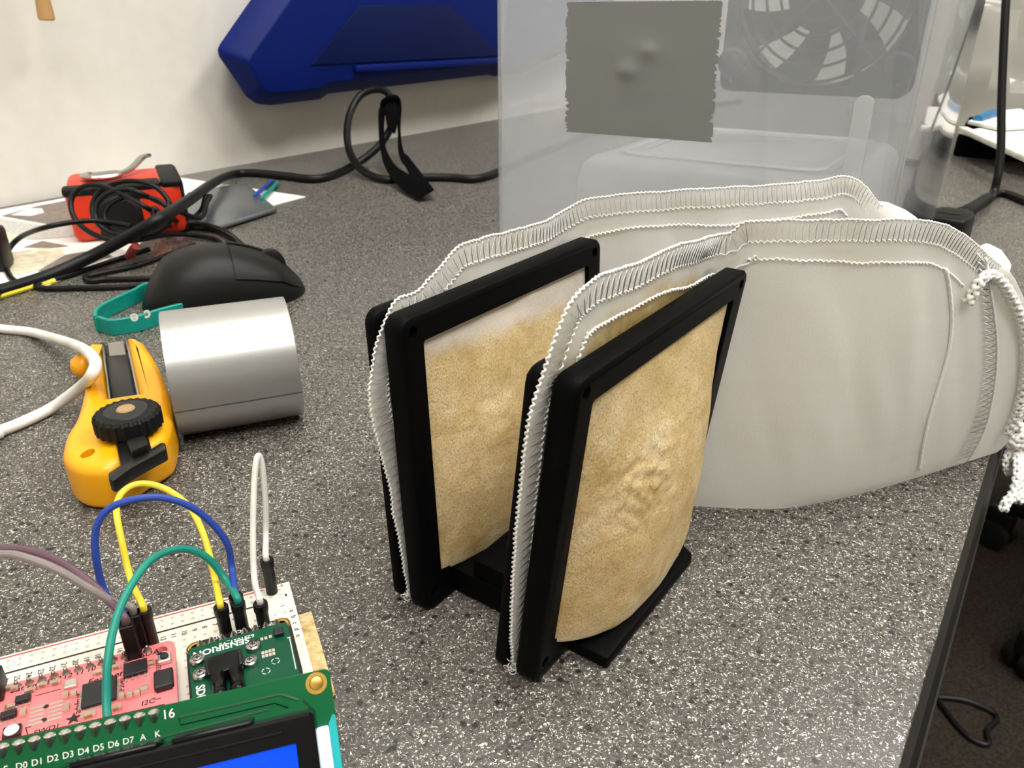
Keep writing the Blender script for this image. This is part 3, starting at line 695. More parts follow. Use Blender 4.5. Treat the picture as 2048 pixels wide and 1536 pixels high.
sheet('brochure', [(-100, 488), (120, 478), (300, 470), (262, 505), (95, 572), (60, 576), (-100, 556)], .5, M['paper'], 'white brochure with cream and brown pictures under the thick cable', 'paper',
      [([(45, 495), (85, 482), (140, 492), (100, 497)], M['pic1']), ([(15, 545), (22, 508), (70, 496), (125, 497), (128, 508), (75, 540), (35, 551)], M['pic2']), ([(75, 542), (130, 510), (190, 500), (225, 512), (140, 545)], M['pic1'])])
mb = MB(); pp = [P(*q, 1) for q in ((376, 398), (490, 369), (556, 424), (440, 462), (372, 458))]
mb.prism([(p[0], p[1]) for p in pp][::-1], .9, 5); mb = bevel(mb, 1.9, 3)
mb.v = [(x+noise.noise(Vector((x*.05, y*.05, 0)))*2, y, z+noise.noise(Vector((x*.07, y*.07, 3)))*3*(1 if z > 3 else 0)) for x, y, z in mb.v]
o = obj('static_bag', mb, M['esd'], loc=np.mean(pp, axis=0)*V(1, 1, 0)); tag(o, 'grey shiny anti-static bag beside the red tape measure', 'bag')
for nm, a, b, m_, lb in (('pen', (508, 392, 5), (546, 361, 2.2), M['w_blue'], 'blue stick poking out of the grey anti-static bag'), ('pen', (522, 398, 5), (556, 366, 2.2), M['w_green'], 'green stick poking out of the grey anti-static bag')):
    pa, pb = P(*a), P(*b); mb = MB().lathe([(.8, 0), (1.6, 5), (1.6, np.linalg.norm(pb-pa)-1), (1.2, np.linalg.norm(pb-pa))], pa, pb-pa, 12); o = obj(nm, mb, m_, loc=(pa+pb)/2*V(1, 1, 0)); tag(o, lb, 'pen')
pts = [P(-60, 604, 1.6), P(0, 592, 1.6), P(60, 574, 1.6), P(110, 562, 1.4)]; o = obj('yellow_lead', MB().tube(spline(pts, 6), 1.6, 8), M['w_yellow'], loc=pts[1]*V(1, 1, 0)); tag(o, 'short yellow lead lying under the thick black cable', 'wire')
pts = [P(-30, 560, .6), P(-26, 520, .6), P(14, 545, .6), P(0, 462, 26), P(-34, 450, 24)]
mb = MB().add and MB(); mb.prism([(-305, 368), (-275, 372), (-282, 392), (-312, 386)], .3, 24); mb = bevel(mb, 3, 2); sh = P(-8, 548, 0)-V(-282, 372, 0)*V(1, 1, 0)
mb.v = [(x+sh[0], y+sh[1], z) for x, y, z in mb.v]; o = obj('adapter_block', mb, M['black'], loc=np.mean(np.array(mb.v), axis=0)*V(1, 1, 0)); tag(o, 'black block cut by the picture edge beside the brochure', 'adapter')

# ================================================================== red tape measure
A0 = P(163, 490, 0); A1 = P(380, 467, 0); tx = unit(A1-A0); ty = V(-tx[1], tx[0], 0); TW = np.linalg.norm(A1-A0)
def tm(x, y, z): return A0+tx*x+ty*y+UZ*(z+.4)
t = thing('tape_measure', tm(TW/2, 30, 0), 'red tape measure with black rubber grip lying on papers', 'tape measure')
def tbox(x0, x1, y0, y1, z0, z1, bv, seg=3):
    return bevel(MB().box(tm((x0+x1)/2, (y0+y1)/2, (z0+z1)/2), tx, ty, UZ, x1-x0, y1-y0, z1-z0), bv, seg)
obj('case', tbox(-3, TW, 0, 60, 0, 34, 6, 4), M['red'], t)
obj('rubber_grip', tbox(12, TW-25, -2.6, 16, 1, 33, 4), M['rubber'], t)
obj('rubber_grip', tbox(TW-7, TW+1.5, 3, 61, 0, 35, 3), M['rubber'], t)
obj('rubber_grip', tbox(-3.8, 16, -.6, 10, 29, 34.8, 2), M['rubber'], t)
obj('rubber_grip', tbox(TW-12, TW+.5, -.8, 60.8, 30.5, 35.2, 2), M['rubber'], t)
obj('rubber_grip', tbox(12, TW-12, -.9, 14, 30, 35, 2), M['rubber'], t)
obj('side_pad', MB().lathe([(0, 0), (11, .3), (12.5, 1.5), (12.5, 4)], tm(25, -5.2, 16), ty, 28), M['rubber'], t)
pth = [tm(18, 40, 36), tm(14, 30, 39), tm(17, 22, 37.2), tm(30, 22, 37), tm(44, 30, 38), tm(46, 40, 41), tm(44, 48, 43)]
mb = MB().tube(spline([tm(12, 38, 36), tm(9, 26, 37), tm(14, 18, 37), tm(26, 22, 36.6), tm(36, 32, 38), tm(45, 44, 43), tm(49, 52, 43)], 8), 2.6, 8, flat=.6); obj('belt_clip', mb, M['metal'], t)
mb = MB().prism([(11, 22), (15, 17), (26, 20), (33, 30), (28, 36), (14, 34)], 36, 37.6, lambda x, y, z: tm(x, y, z)); obj('clip_plate', bevel(mb, .6, 2), M['esd'], t)

# ================================================================== mouse with its cord
mth = math.radians(24); mx = V(math.cos(mth), math.sin(mth), 0); my = V(-mx[1], mx[0], 0); MC = V(-146, 376, 0); ML, MW_, MH = 79.0, 52.0, 27.5
def mouse_pt(u, a, g=0.0):
    x = u*ML-ML/2; ends = (1-abs(2*u-1)**2.6)**.5 if 0 < u < 1 else 0
    wd = MW_/2*ends*(1-.10*math.sin(math.pi*u)**2)+g; hh = MH*(math.sin(math.pi*(u*.92+.04)**.82)**.62)*min(1, ends*1.25)+g
    c, s_ = math.cos(a), math.sin(a)
    return MC+mx*x+my*(wd*math.copysign(abs(c)**.8, c))+UZ*(.6+max(0, hh)*max(s_, 0)**.78)
t = thing('computer_mouse', MC, 'black corded computer mouse behind the silver tape roll', 'mouse')
us = [.5-.5*math.cos(math.pi*i/40) for i in range(41)]; us[0] = .0005; us[-1] = .9995
mb = MB().grid(lambda u, a: mouse_pt(u, a), us, np.linspace(0, math.pi, 33)); mb.grid(lambda u, k: mouse_pt(u, 0 if k else math.pi)-UZ*.0, us, [0, 1]); obj('mouse_body', mb, M['mouse'], t, ang=60)
for a0, a1 in ((.16*math.pi, .485*math.pi), (.515*math.pi, .84*math.pi)):
    ui = list(np.linspace(.56, .985, 18)); ai = list(np.linspace(a0, a1, 12)); mb = MB().grid(lambda u, a: mouse_pt(u, a, 1.1), ui, ai); k = len(mb.v); mb.grid(lambda u, a: mouse_pt(u, a, -.4), ui, ai); nv = 12
    rm = [i*nv for i in range(18)]+[17*nv+j for j in range(1, nv)]+[i*nv+nv-1 for i in range(16, -1, -1)]+[j for j in range(nv-2, 0, -1)]
    for a, b in zip(rm, rm[1:]+rm[:1]): mb.f.append((a, b, b+k, a+k))
    obj('button', mb, M['mouse'], t, ang=50)
wc = mouse_pt(.8, math.pi/2); obj('scroll_wheel', MB().lathe([(6, -3), (7.5, -2.4), (7.5, 2.4), (6, 3)], wc-UZ*4.5, my, 24), M['rubber'], t)
R_ = 1.55
f1 = MC+mx*(ML/2+2)+UZ*9
def ring(cx, cy, rx, ry, t_, a0, n_, dt=0.0, k=10): return [Q(cx+rx*math.cos(a0+i*2*math.pi/k), cy+ry*math.sin(a0+i*2*math.pi/k), t_+dt*i) for i in range(n_)]
f1 = P(498, 512, 6)
obj('strain_relief', MB().lathe([(2.2, 0), (3.4, 3), (3.4, 10), (2, 13)], P(505, 520, 6), P(484, 494, 5)-P(505, 520, 6), 12), M['rubber'], t)
cp_ = [f1, P(484, 494, 4), P(470, 480, 3), P(440, 462, 3), P(400, 448, 5), P(350, 440, 10)]
cp_ += ring(262, 418, 78, 56, 452, -.2, 12, .3)+ring(275, 432, 66, 40, 449, -.2, 12, .2)+ring(250, 425, 60, 46, 447, -.2, 10, .2)
cp_ += [P(395, 436, 14), P(414, 405, 16), P(421, 392, 17), P(410, 396, 17), P(402, 420, 10), P(375, 442, 5), P(340, 452, 6)]
cp_ += [Q(300, 420, 447), Q(250, 392, 448), Q(205, 372, 450), Q(165, 374, 452), Q(143, 398, 452), Q(147, 432, 450), Q(175, 462, 446), Q(215, 478, 440), P(262, 482, 14), P(330, 470, 8), P(380, 470, 3), P(430, 478, 2), P(445, 490, 2)]
mbc = MB().tube(spline(cp_, 7), R_, 8)
cp2 = [Q(262, 452, 447), Q(200, 442, 447), Q(150, 444, 440), Q(90, 455, 432), P(45, 472, 12), P(20, 495, 5), P(10, 522, 2), P(16, 545, 1.8), P(30, 562, 1.8), P(60, 568, 1.7)]
mbc.tube(spline(cp2, 7), R_, 8)
cp3 = [P(390, 490, 2), P(330, 512, 2), P(270, 532, 1.7), P(205, 546, 1.7), P(172, 554, 1.7), P(180, 562, 1.7), P(215, 559, 1.7), P(290, 557, 1.7), P(340, 552, 1.7)]
mbc.tube(spline(cp3, 7), R_, 8)
cp4 = [P(300, 498, 5), P(250, 514, 2), P(170, 540, 1.8), P(100, 562, 1.8), P(72, 572, 1.7), P(95, 577, 1.6), P(150, 576, 1.6), P(220, 575, 1.6), P(300, 570, 1.6)]
mbc.tube(spline(cp4, 7), R_, 8)
cp5 = [P(355, 448, 6), P(410, 450, 4), P(450, 462, 3), P(478, 484, 2), P(490, 496, 2)]; mbc.tube(spline(cp5, 7), R_, 8)
obj('mouse_cord', mbc, M['cord'], t, ang=60)
mb = MB().tube(spline([P(268, 506, 6), P(258, 512, 5), P(264, 500, 10), P(272, 492, 14)], 6), 2.2, 8); o = obj('red_tie', mb, M['inkred'], loc=P(264, 506, 0)); tag(o, 'small red tie around the cord before the tape measure', 'cord tie')

# ================================================================== wristband
WZ = 7.6
wp = [P(250, 669)[:2], P(222, 671)[:2], P(203, 665)[:2], P(187, 634, WZ)[:2], P(187, 620, WZ)[:2], P(202, 607, WZ)[:2], P(232, 592, WZ)[:2], P(265, 577, WZ)[:2], P(298, 563, WZ)[:2], (-165, 384), (-150, 390), (-140, 380), (-143, 362), P(335, 646)[:2], P(292, 660)[:2]]
wp = [V(q[0], q[1], 0) for q in wp]; loop = np.array(spline(wp, 8, True)); n = len(loop); ctr = loop.mean(axis=0)
mb = MB(); tg = np.roll(loop, -1, 0)-np.roll(loop, 1, 0); nr = np.c_[tg[:, 1], -tg[:, 0], tg[:, 2]*0]; nr /= np.linalg.norm(nr, axis=1)[:, None]
sec = [(0, .3), (0, WZ-.4), (.4, WZ), (1.3, WZ), (1.7, WZ-.4), (1.7, .3)]
sg = np.sign(np.sum(nr*(ctr-loop), axis=1).mean())
for i in range(n):
    for d, z in sec: mb.v.append(tuple(loop[i]+nr[i]*sg*d+UZ*z))
for i in range(n):
    for k in range(6): mb.f.append((i*6+k, i*6+(k+1) % 6, ((i+1) % n)*6+(k+1) % 6, ((i+1) % n)*6+k))
t = thing('wristband', ctr, 'teal silicone wristband with white letters half under the black mouse', 'wristband')
obj('band', mb, M['teal'], t, ang=40)
q0, q1 = P(250, 669), P(335, 646); sd = unit(q1-q0); sn = V(sd[1], -sd[0], 0)
mb = MB()
for ch, px, py in (('e', 266, 634), ('c', 292, 627)):
    hp = plane_hit(px, py, q0+sn*.35, sn); dd = np.linalg.norm(loop-hp*V(1, 1, 0), axis=1); i = dd.argmin(); t2 = unit(tg[i]); 
    if np.dot(t2, sd) < 0: t2 = -t2
    s2 = V(t2[1], -t2[0], 0); text(mb, ch, loop[i]+s2*.12+UZ*(hp[2]+1.7), -t2, -UZ, 7.4, True, .03)
obj('lettering', mb, M['white'], t, smooth=False)

# ================================================================== silver tape roll
ra = unit(V(.927, .375, 0)); rc = V(-97.5, 247, 21.3); RR, RI, RW = 21.2, 12.5, 40.5
t = thing('tape_roll', rc*V(1, 1, 0), 'small roll of shiny silver duct tape lying on its side', 'tape roll')
seg = 64; mb = MB(); ey_ = UZ; ex_ = np.cross(ra, UZ)
prof = [(RI+1.3, -RW/2), (RR-.15, -RW/2), (RR, -RW/2+.15), (RR, RW/2-.15), (RR-.15, RW/2), (RI+1.3, RW/2), (RI+1.3, -RW/2)]
mb.lathe(prof, rc, ra, seg, ex_, cap=False); obj('wound_tape', mb, M['duct'], t)
mb = MB(); b = [(RI, -RW/2-.3), (RI+1.4, -RW/2-.3), (RI+1.4, RW/2+.3), (RI, RW/2+.3), (RI, -RW/2-.3)]; mb.lathe(b, rc, ra, 48, ex_, cap=False); obj('card_core', mb, M['core'], t)
mb = MB(); mb.grid(lambda x, a: rc+ra*x+(ex_*math.cos(a)+UZ*math.sin(a))*(RR+.3+max(0, (a+1.15))*0), [-RW/2, RW/2], np.linspace(-.25, -1.25, 14)); mb.grid(lambda x, a: rc+ra*x+(ex_*math.cos(a)+UZ*math.sin(a))*(RR+.02), [-RW/2, RW/2], np.linspace(-.25, -1.25, 14))
obj('loose_end', mb, M['duct'], t)

# ================================================================== yellow cutter
def kz(z0, *pp): return [tuple(P(x, y, z0)[:2]) for x, y in pp]
far = kz(11, (190, 712), (194, 704), (206, 704)); ch1 = kz(11, (222, 815), (279, 806)); rp = kz(11, (254, 693), (277, 693))
def kzz(pp): return [tuple(P(x, y, z)[:2]) for x, y, z in pp]
right = kzz([(293, 709, 9), (316, 748, 8), (336, 793, 7), (349, 834, 7), (354, 875, 6), (348, 921, 5), (332, 943, 4), (307, 964, 3), (268, 991, 3), (229, 1006, 3)]); bot = kzz([(188, 1007, 3), (159, 996, 3.5)]); left = kzz([(141, 972, 4.5), (138, 943, 6), (144, 909, 7), (159, 875, 8), (170, 839, 8), (175, 798, 9), (177, 765, 9)])
poly = far+ch1+rp+[tuple(q[:2]) for q in spline([V(*q) for q in right+bot+left], 4)]
def area(p): return sum(a[0]*b[1]-b[0]*a[1] for a, b in zip(p, p[1:]+p[:1]))
if area(poly) < 0: poly = poly[::-1]
def rounded_plate(outer, holes, z0, z1, r, steps=5):
    mb = MB(); n = len(outer); lv = []
    def off(poly, d):
        out = []
        for i in range(len(poly)):
            a, b, c = [np.array(poly[k % len(poly)]) for k in (i-1, i, i+1)]
            t1, t2 = unit(b-a), unit(c-b); nn = V(-t1[1]-t2[1], t1[0]+t2[0]); l = np.linalg.norm(nn); nn = nn/l; out.append(tuple(b+nn*d/max(.5, math.sqrt((1+np.dot(t1, t2))/2))))
        return out
    for k in range(steps+1):
        a = math.pi/2*k/steps; lv.append((off(outer, r*(1-math.sin(a))*.75), z0+r*.7*(1-math.cos(a))))
    for k in range(steps+1):
        a = math.pi/2*k/steps; lv.append((off(outer, r*(1-math.cos(a))), z1-r*(1-math.sin(a))))
    for pl, z in lv: mb.add([(p[0], p[1], z) for p in pl], [])
    for k in range(len(lv)-1):
        for i in range(n): mb.f.append((k*n+i, k*n+(i+1) % n, (k+1)*n+(i+1) % n, (k+1)*n+i))
    for pl, z in (lv[0], lv[-1]):
        polys = [pl]+holes; tri = geometry.tessellate_polygon([[Vector((p[0], p[1], 0)) for p in q] for q in polys]); b = mb.add([(p[0], p[1], z) for q in polys for p in q], [])
        for t_ in tri: mb.f.append(tuple(b+i for i in t_))
    for q in holes:
        k = len(q); b = mb.add([(p[0], p[1], z0) for p in q]+[(p[0], p[1], z1) for p in q], [])
        for i in range(k): mb.f.append((b+i, b+(i+1) % k, b+k+(i+1) % k, b+k+i))
    return mb
KZ = 15.5
# smooth the outside of the outline
hole = [tuple(q[:2]) for q in spline([V(*q) for q in kz(KZ, (158, 917), (163, 908), (176, 899), (188, 898), (189, 905), (178, 913))], 4, True)]
t = thing('utility_knife', np.append(np.mean(np.array(poly), axis=0), 0), 'yellow utility knife with black thumb wheel in front of the teal wristband', 'knife')
def refine(p):
    out = []
    for i in range(len(p)):
        a, b = np.array(p[i]), np.array(p[(i+1) % len(p)]); out.append(tuple(a))
    return out
obj('handle', rounded_plate(poly, [hole], .4, KZ, 3.6, 6), M['yellow'], t, ang=70)
kc = P(170, 731, 8); obj('end_knob', MB().lathe([(0.2, -5.2), (2.6, -4.4), (4.6, -2.6), (5.3, 0), (4.6, 2.6), (2.6, 4.4), (0.2, 5.2)], kc, UZ, 20), M['yellow'], t)
def kprism(z0, z1, pp, bv=0.0):
    mb = MB().prism([tuple(P(x, y, z1)[:2]) for x, y in pp], z0, z1); return bevel(mb, bv, 2) if bv else mb
obj('track_floor', kprism(3, 11, [(206, 692), (222, 818), (282, 808), (256, 688)]), M['chip'], t)
for pp in ([(203, 690), (207, 690), (224, 818), (219, 818)], [(250, 676), (255, 676), (282, 806), (277, 806)]): obj('track_rail', kprism(4, 15.2, pp, .3), M['metal'], t)
obj('guard', kprism(4, 12, [(184, 688), (208, 684), (214, 706), (190, 706)], .5), M['chip'], t); obj('guard', kprism(4, 12, [(248, 678), (268, 675), (274, 694), (252, 700)], .5), M['chip'], t)
obj('blade', kprism(11.1, 11.8, [(216, 686), (246, 682), (252, 712), (219, 712)]), M['metal'], t, smooth=False)
obj('blade_carrier', kprism(11.1, 12.6, [(212, 712), (254, 708), (273, 808), (228, 816)], .3), M['pcbblack'], t)
whc = P(256, 838, 20); mb = MB(); sgn = 96; rr = [9.4+(.35 if (k % 4) < 2 else -.25) for k in range(sgn)]
for z, f in ((-3.2, .9), (-2.6, 1), (1.8, 1), (2.8, .92)):
    for k in range(sgn): a = 2*math.pi*k/sgn; r_ = rr[k]*f; mb.v.append((whc[0]+r_*math.cos(a), whc[1]+r_*math.sin(a), whc[2]+z))
for i in range(3):
    for k in range(sgn): mb.f.append((i*sgn+k, i*sgn+(k+1) % sgn, (i+1)*sgn+(k+1) % sgn, (i+1)*sgn+k))
mb.f.append(tuple(range(sgn))); mb.f.append(tuple(3*sgn+k for k in range(sgn))); obj('thumb_wheel', mb, M['rubber'], t, ang=25)
obj('wheel_cap', MB().lathe([(6.6, 2.7), (6.2, 3.3), (2.5, 3.5)], whc, UZ, 28), M['chip'], t); obj('wheel_rivet', MB().lathe([(2.8, 3.4), (2.4, 3.9)], whc, UZ, 20), M['core'], t)
obj('lock_slider', kprism(13, 17, [(228, 870), (292, 856), (303, 896), (322, 884), (330, 884), (332, 898), (300, 915), (262, 936), (226, 962), (217, 958), (216, 945), (240, 930)], .5), M['pcbblack'], t)
obj('lock_tab', kprism(16.8, 19.5, [(252, 878), (290, 868), (296, 888), (262, 902)], .8), M['black'], t)

# ================================================================== white cable
pts = [P(-90, 640, 2.1), P(0, 657, 2.1), P(60, 664, 2.3), P(120, 680, 8), P(165, 697, 18), P(190, 722, 23.5), P(184, 750, 22.5), P(160, 775, 12), P(110, 812, 3), P(60, 838, 2.1), P(0, 862, 2.1), P(-70, 880, 2.1)]
pts = [pts[0]+V(-210, 60, 0), pts[0]+V(-90, 10, 0)]+pts+[pts[-1]+V(-80, -25, 0), pts[-1]+V(-190, -90, 0)]
o = obj('white_cable', MB().tube(spline(pts, 10), 2.05, 12), M['white_cord'], loc=pts[2]*V(1, 1, 0)); tag(o, 'white cable bending over the yellow utility knife', 'cable')

# ================================================================== breadboard
ZB = 10.5
KB = P(578, 1163, ZB); E1 = unit(KB-P(0, 1314, ZB)); E2 = V(-E1[1], E1[0], 0); PI_ = 2.12
def bm_(u, v, z): return KB*V(1, 1, 0)-E1*u-E2*v+UZ*z        # u leftwards, v towards the camera
def buv(px, py, z): q = P(px, py, z)-KB; return -np.dot(q, E1), -np.dot(q, E2)
BL_, BWD = 137.0, 45.0
t = thing('breadboard', bm_(30, 22, 0), 'cream solderless breadboard on tan foam carrying the jumper wires', 'breadboard')
obj('foam_backing', bevel(MB().box(bm_(BL_/2-2.0, 15.5, .95), E1, E2, UZ, BL_+4, 27, 1.8), .5, 2), M['foam'], t)
obj('board_body', bevel(MB().box(bm_(BL_/2, BWD/2, (ZB-.5+1.9)/2), E1, E2, UZ, BL_, BWD, ZB-.5-1.9), .35, 2), M['bb'], t)
# top skin with sunken contact holes
mb = MB(); hb = MB(); ncol = 63; u0 = 2.6
rows = [2.2, 4.1]+[10.4+i*PI_ for i in range(5)]+[24.2+i*PI_ for i in range(5)]+[40.2, 42.2]
us = [0.0]; 
for i in range(ncol): us += [u0+i*PI_-.34, u0+i*PI_+.34]
us.append(BL_); vv = [0.0]
for r_ in rows: vv += [r_-.34, r_+.34]
vv.append(BWD); nv = len(vv)
for u in us:
    for v in vv: mb.v.append(tuple(bm_(u, v, ZB)))
for i in range(len(us)-1):
    for j in range(nv-1):
        a = i*nv+j; q = (a, a+nv, a+nv+1, a+1)
        if i % 2 == 1 and j % 2 == 1:
            ps = [np.array(mb.v[k]) for k in q]; b = hb.add(ps+[p-UZ*.14 for p in ps], []); hb.f += [(b+4, b+5, b+6, b+7)]+[(b+k, b+(k+1) % 4, b+4+(k+1) % 4, b+4+k) for k in range(4)]
        else: mb.f.append(q)
b = len(mb.v); 
for u, v in ((0, 0), (BL_, 0), (BL_, BWD), (0, BWD)): mb.v += [tuple(bm_(u, v, ZB)), tuple(bm_(u, v, ZB-.55))]
for k in range(4): mb.f.append((b+2*k, b+2*((k+1) % 4), b+2*((k+1) % 4)+1, b+2*k+1))
obj('board_top', mb, M['bb'], t, smooth=False, recalc=False)
obj('contact_hole', hb, M['hole'], t, smooth=False, recalc=False, kind='stuff')
obj('rail_line', MB().box(bm_(BL_/2+2, .75, ZB+.03), E1, E2, UZ, BL_-8, .32, .06), M['inkred'], t, smooth=False)
obj('rail_line', MB().box(bm_(BL_/2+2.2, 5.7, ZB+.03), E1, E2, UZ, BL_-8, .42, .06), M['ink'], t, smooth=False)
ink = MB(); zt = ZB+.05
for i in range(5, 32):
    u, v = 28.0+(i-12)*PI_, 8.0
    text(ink, str(i), bm_(u+.45, v, zt), -E2, E1, 1.5, True, .01)
text(ink, '1', bm_(3.2, 8.0, zt), -E2, E1, 1.5)
for j, ch in enumerate('abcde'): text(ink, ch, bm_(1.5, 10.4+j*PI_, zt), -E2, E1, 1.6, True, .01)
text(ink, '-', bm_(2.0, 4.6, zt), -E2, E1, 2.6, True, .04)
obj('lettering', ink, M['ink'], t, smooth=False)
text_red = MB(); text(text_red, '+', bm_(1.8, 1.6, zt), E1, E2, 2.2, True, .0); obj('plus_sign', text_red, M['inkred'], t, smooth=False)

# ------------------------------------------------------------------ board helpers
def pbox(px, py, z0, sx, sy, h): return MB().box(P(px, py, z0)+UZ*(h/2), E1, E2, UZ, sx, sy, h)
def gullwing(par, px, py, z, sx, sy, h, n, name='chip', sides=(1, -1)):
    c = P(px, py, z); obj(name, bevel(MB().box(c+UZ*(h/2+.12), E1, E2, UZ, sx, sy, h), .12, 1), M['chip'], par)
    for s_ in sides:
        for i in range(n):
            x = (i-(n-1)/2)*(sx*.8/max(1, n-1)); mb = MB().box(c+E1*x+E2*s_*(sy/2+.25)+UZ*.3, E1, E2, UZ, .32, .5, .2); mb.box(c+E1*x+E2*s_*(sy/2+.62)+UZ*.1, E1, E2, UZ, .32, .5, .2)
            obj('chip_lead', mb, M['solder'], par, smooth=False)

# ================================================================== pink microcontroller board
ZF = 14.5
ftr = P(352, 1287, ZF); fu0 = buv(349, 1289, ZF)[0]; fv0 = buv(294, 1292, ZF)[1]
FW_, FH_ = 43.0, 20.0
t = thing('microcontroller_board', bm_(fu0+FW_/2, fv0+FH_/2, ZB), 'pink microcontroller board full of chips plugged into the breadboard', 'circuit board')
def fm2(u, v, z): return bm_(u, v, z)
hl = circ(fu0+2.6, fv0+2.6, 1.25, 18); out = rrect(fu0, fv0, fu0+FW_, fv0+FH_, 1.7, 5)
obj('circuit_board', MB().plate(out, [hl], ZF-1.3, ZF, fm2, .1), M['pink'], t)
pv = buv(295, 1301, ZF)[1]
for i in range(12):
    c = fm2(buv(295, 1301, ZF)[0]+i*PI_, pv, 0); mb = MB().lathe([(.85, ZF), (.65, ZF+.25), (.42, ZF+.6), (.34, ZF+1.2), (.1, ZF+1.4)], c, UZ, 10); obj('header_pin', mb, M['pin'], t)
    obj('header_block', MB().box(c+UZ*((ZF-1.3+ZB)/2), E1, E2, UZ, 2.0, 2.0, ZF-1.3-ZB), M['black'], t, smooth=False)
for i in range(16):
    c = fm2(fu0+2.4+i*PI_*1.0+.2, fv0+FH_-1.15, 0); obj('header_pin', MB().lathe([(.85, ZF), (.65, ZF+.25), (.42, ZF+.6), (.34, ZF+1.2), (.1, ZF+1.4)], c, UZ, 10), M['tin'], t)
    obj('header_block', MB().box(c+UZ*((ZF-1.3+ZB)/2), E1, E2, UZ, 2.0, 2.0, ZF-1.3-ZB), M['black'], t, smooth=False)
gullwing(t, 272, 1340, ZF, 4.3, 3.6, .8, 4)                                   # flash chip
c = P(200, 1388, ZF); obj('processor', bevel(MB().box(c+UZ*.5, E1, E2, UZ, 6.0, 6.0, .8), .1, 1), M['chip'], t)
mb = MB()
for s_ in (-1, 1):
    for i in range(14):
        x = (i-6.5)*.38; mb.box(c+E1*x+E2*s_*3.25+UZ*.06, E1, E2, UZ, .2, .55, .12); mb.box(c+E2*x+E1*s_*3.25+UZ*.06, E1, E2, UZ, .55, .2, .12)
obj('processor_pads', mb, M['tin'], t, smooth=False)
c = P(331, 1322, ZF); obj('reset_button', bevel(MB().box(c+UZ*.6, E1, E2, UZ, 2.5, 2.2, 1.2), .2, 1), M['tin'], t); obj('button_cap', MB().lathe([(.8, 1.2), (.75, 1.7), (.5, 1.8)], c, UZ, 16), M['chip'], t)
c = P(329, 1364, ZF); obj('cable_socket', bevel(MB().box(c+UZ*.7, E1, E2, UZ, 3.5, 4.6, 1.4), .25, 1), M['chip'], t)
obj('socket_mouth', MB().box(c+UZ*.6-E2*2.3, E1, E2, UZ, 2.8, .5, .9), M['pcbblack'], t, smooth=False)
c = P(143, 1371, ZF); obj('crystal', bevel(MB().box(c+UZ*.4, E1, E2, UZ, 2.2, 2.0, .8), .15, 1), M['tin'], t)
gullwing(t, 48, 1402, ZF, 2.5, 1.5, 1.0, 3); gullwing(t, 19, 1434, ZF, 2.6, 1.5, 1.0, 3)
for px, py, sx, sy in ((198, 1348, 1.7, .9), (233, 1337, 1.6, .9), (112, 1368, 1.7, .9), (86, 1373, 1.7, .9), (133, 1393, .9, 1.5), (149, 1391, .9, 1.4), (135, 1418, .9, 1.7), (245, 1396, .9, 1.5), (261, 1393, .9, 1.5), (276, 1389, .9, 1.5), (290, 1382, 1.3, 1.5), (304, 1331, .9, 1.5), (233, 1419, 1.7, .9), (178, 1432, 2.3, 1.3), (20, 1378, 2, .9), (62, 1384, 1.8, .8), (48, 1428, .9, 1.7), (22, 1417, 1.6, .9), (30, 1380, 1.2, .8), (218, 1330, 1.3, .7)):
    c = P(px, py, ZF); e, f = (E1, E2) if sx > sy else (E2, E1); L_ = max(sx, sy); W_ = min(sx, sy)
    q = obj('capacitor', MB().box(c+UZ*.42, e, f, UZ, L_*.6, W_, .8), M['cap'], t, smooth=False)
    mb = MB().box(c+UZ*.4+e*L_*.42, e, f, UZ, L_*.25, W_*1.02, .78); mb.box(c+UZ*.4-e*L_*.42, e, f, UZ, L_*.25, W_*1.02, .78); obj('end_cap', mb, M['solder'], q, smooth=False)
for j in range(5):
    for px, py in ((76, 1415), (113, 1406)):
        c = P(px, py, ZF)-E2*j*1.02; obj('debug_pad', MB().box(c+UZ*.06, E1, E2, UZ, 2.3, .5, .12), M['tin'], t, smooth=False)
for px, py in ((92, 1413), (88, 1440)): obj('locating_hole', MB().lathe([(.5, 0), (.5, .04)], P(px, py, ZF), UZ, 14), M['ink'], t)
c = P(26, 1468, ZF); obj('indicator_base', bevel(MB().box(c+UZ*.5, E1, E2, UZ, 2.9, 2.5, 1), .1, 1), M['pcbblack'], t); obj('indicator_light', MB().lathe([(1.25, 1), (1.2, 1.15), (.6, 1.25)], c, UZ, 20), M['white'], t)
c = P(0, 1385, ZF); obj('battery_socket', bevel(MB().box(c+UZ*2.2-E1*1.2, E1, E2, UZ, 4.6, 5.6, 4.4), .4, 2), M['chip'], t)
c = fm2(fu0+FW_-2.5, fv0+FH_/2, ZF); obj('data_port', bevel(MB().box(c+UZ*1.3, E1, E2, UZ, 6, 7, 2.6), .6, 2), M['metal'], t)
ink = MB(); zf = ZF+.04
for s_, px, py, sz_ in (('Bat', 34, 1379, 1.75), ('En', 63, 1372, 1.75), ('USB', 87, 1366, 1.75), ('13', 113, 1358, 1.7), ('12', 135, 1352, 1.7), ('11', 159, 1345, 1.7), ('10', 182, 1338, 1.7), ('9', 205, 1332, 1.7), ('6', 228, 1328, 1.7), ('5', 251, 1322, 1.7), ('SCL', 271, 1315, 1.9), ('SDA', 299, 1307, 1.9), ('Feather', 211, 1356, 2.1), ('I2C', 296, 1404, 1.7), ('SWD', 88, 1460, 1.6)):
    text(ink, s_, P(px, py, zf)-E2*.55, E1, E2, sz_, True, .018, .15)
for s_, px, py, sz_ in (('RESET', 317, 1330, 1.3), ('adafruit', 158, 1406, 1.75), ('RP2040', 244, 1372, 1.35)): text(ink, s_, P(px, py, zf)+E1*.4, E2, -E1, sz_, True, .015)
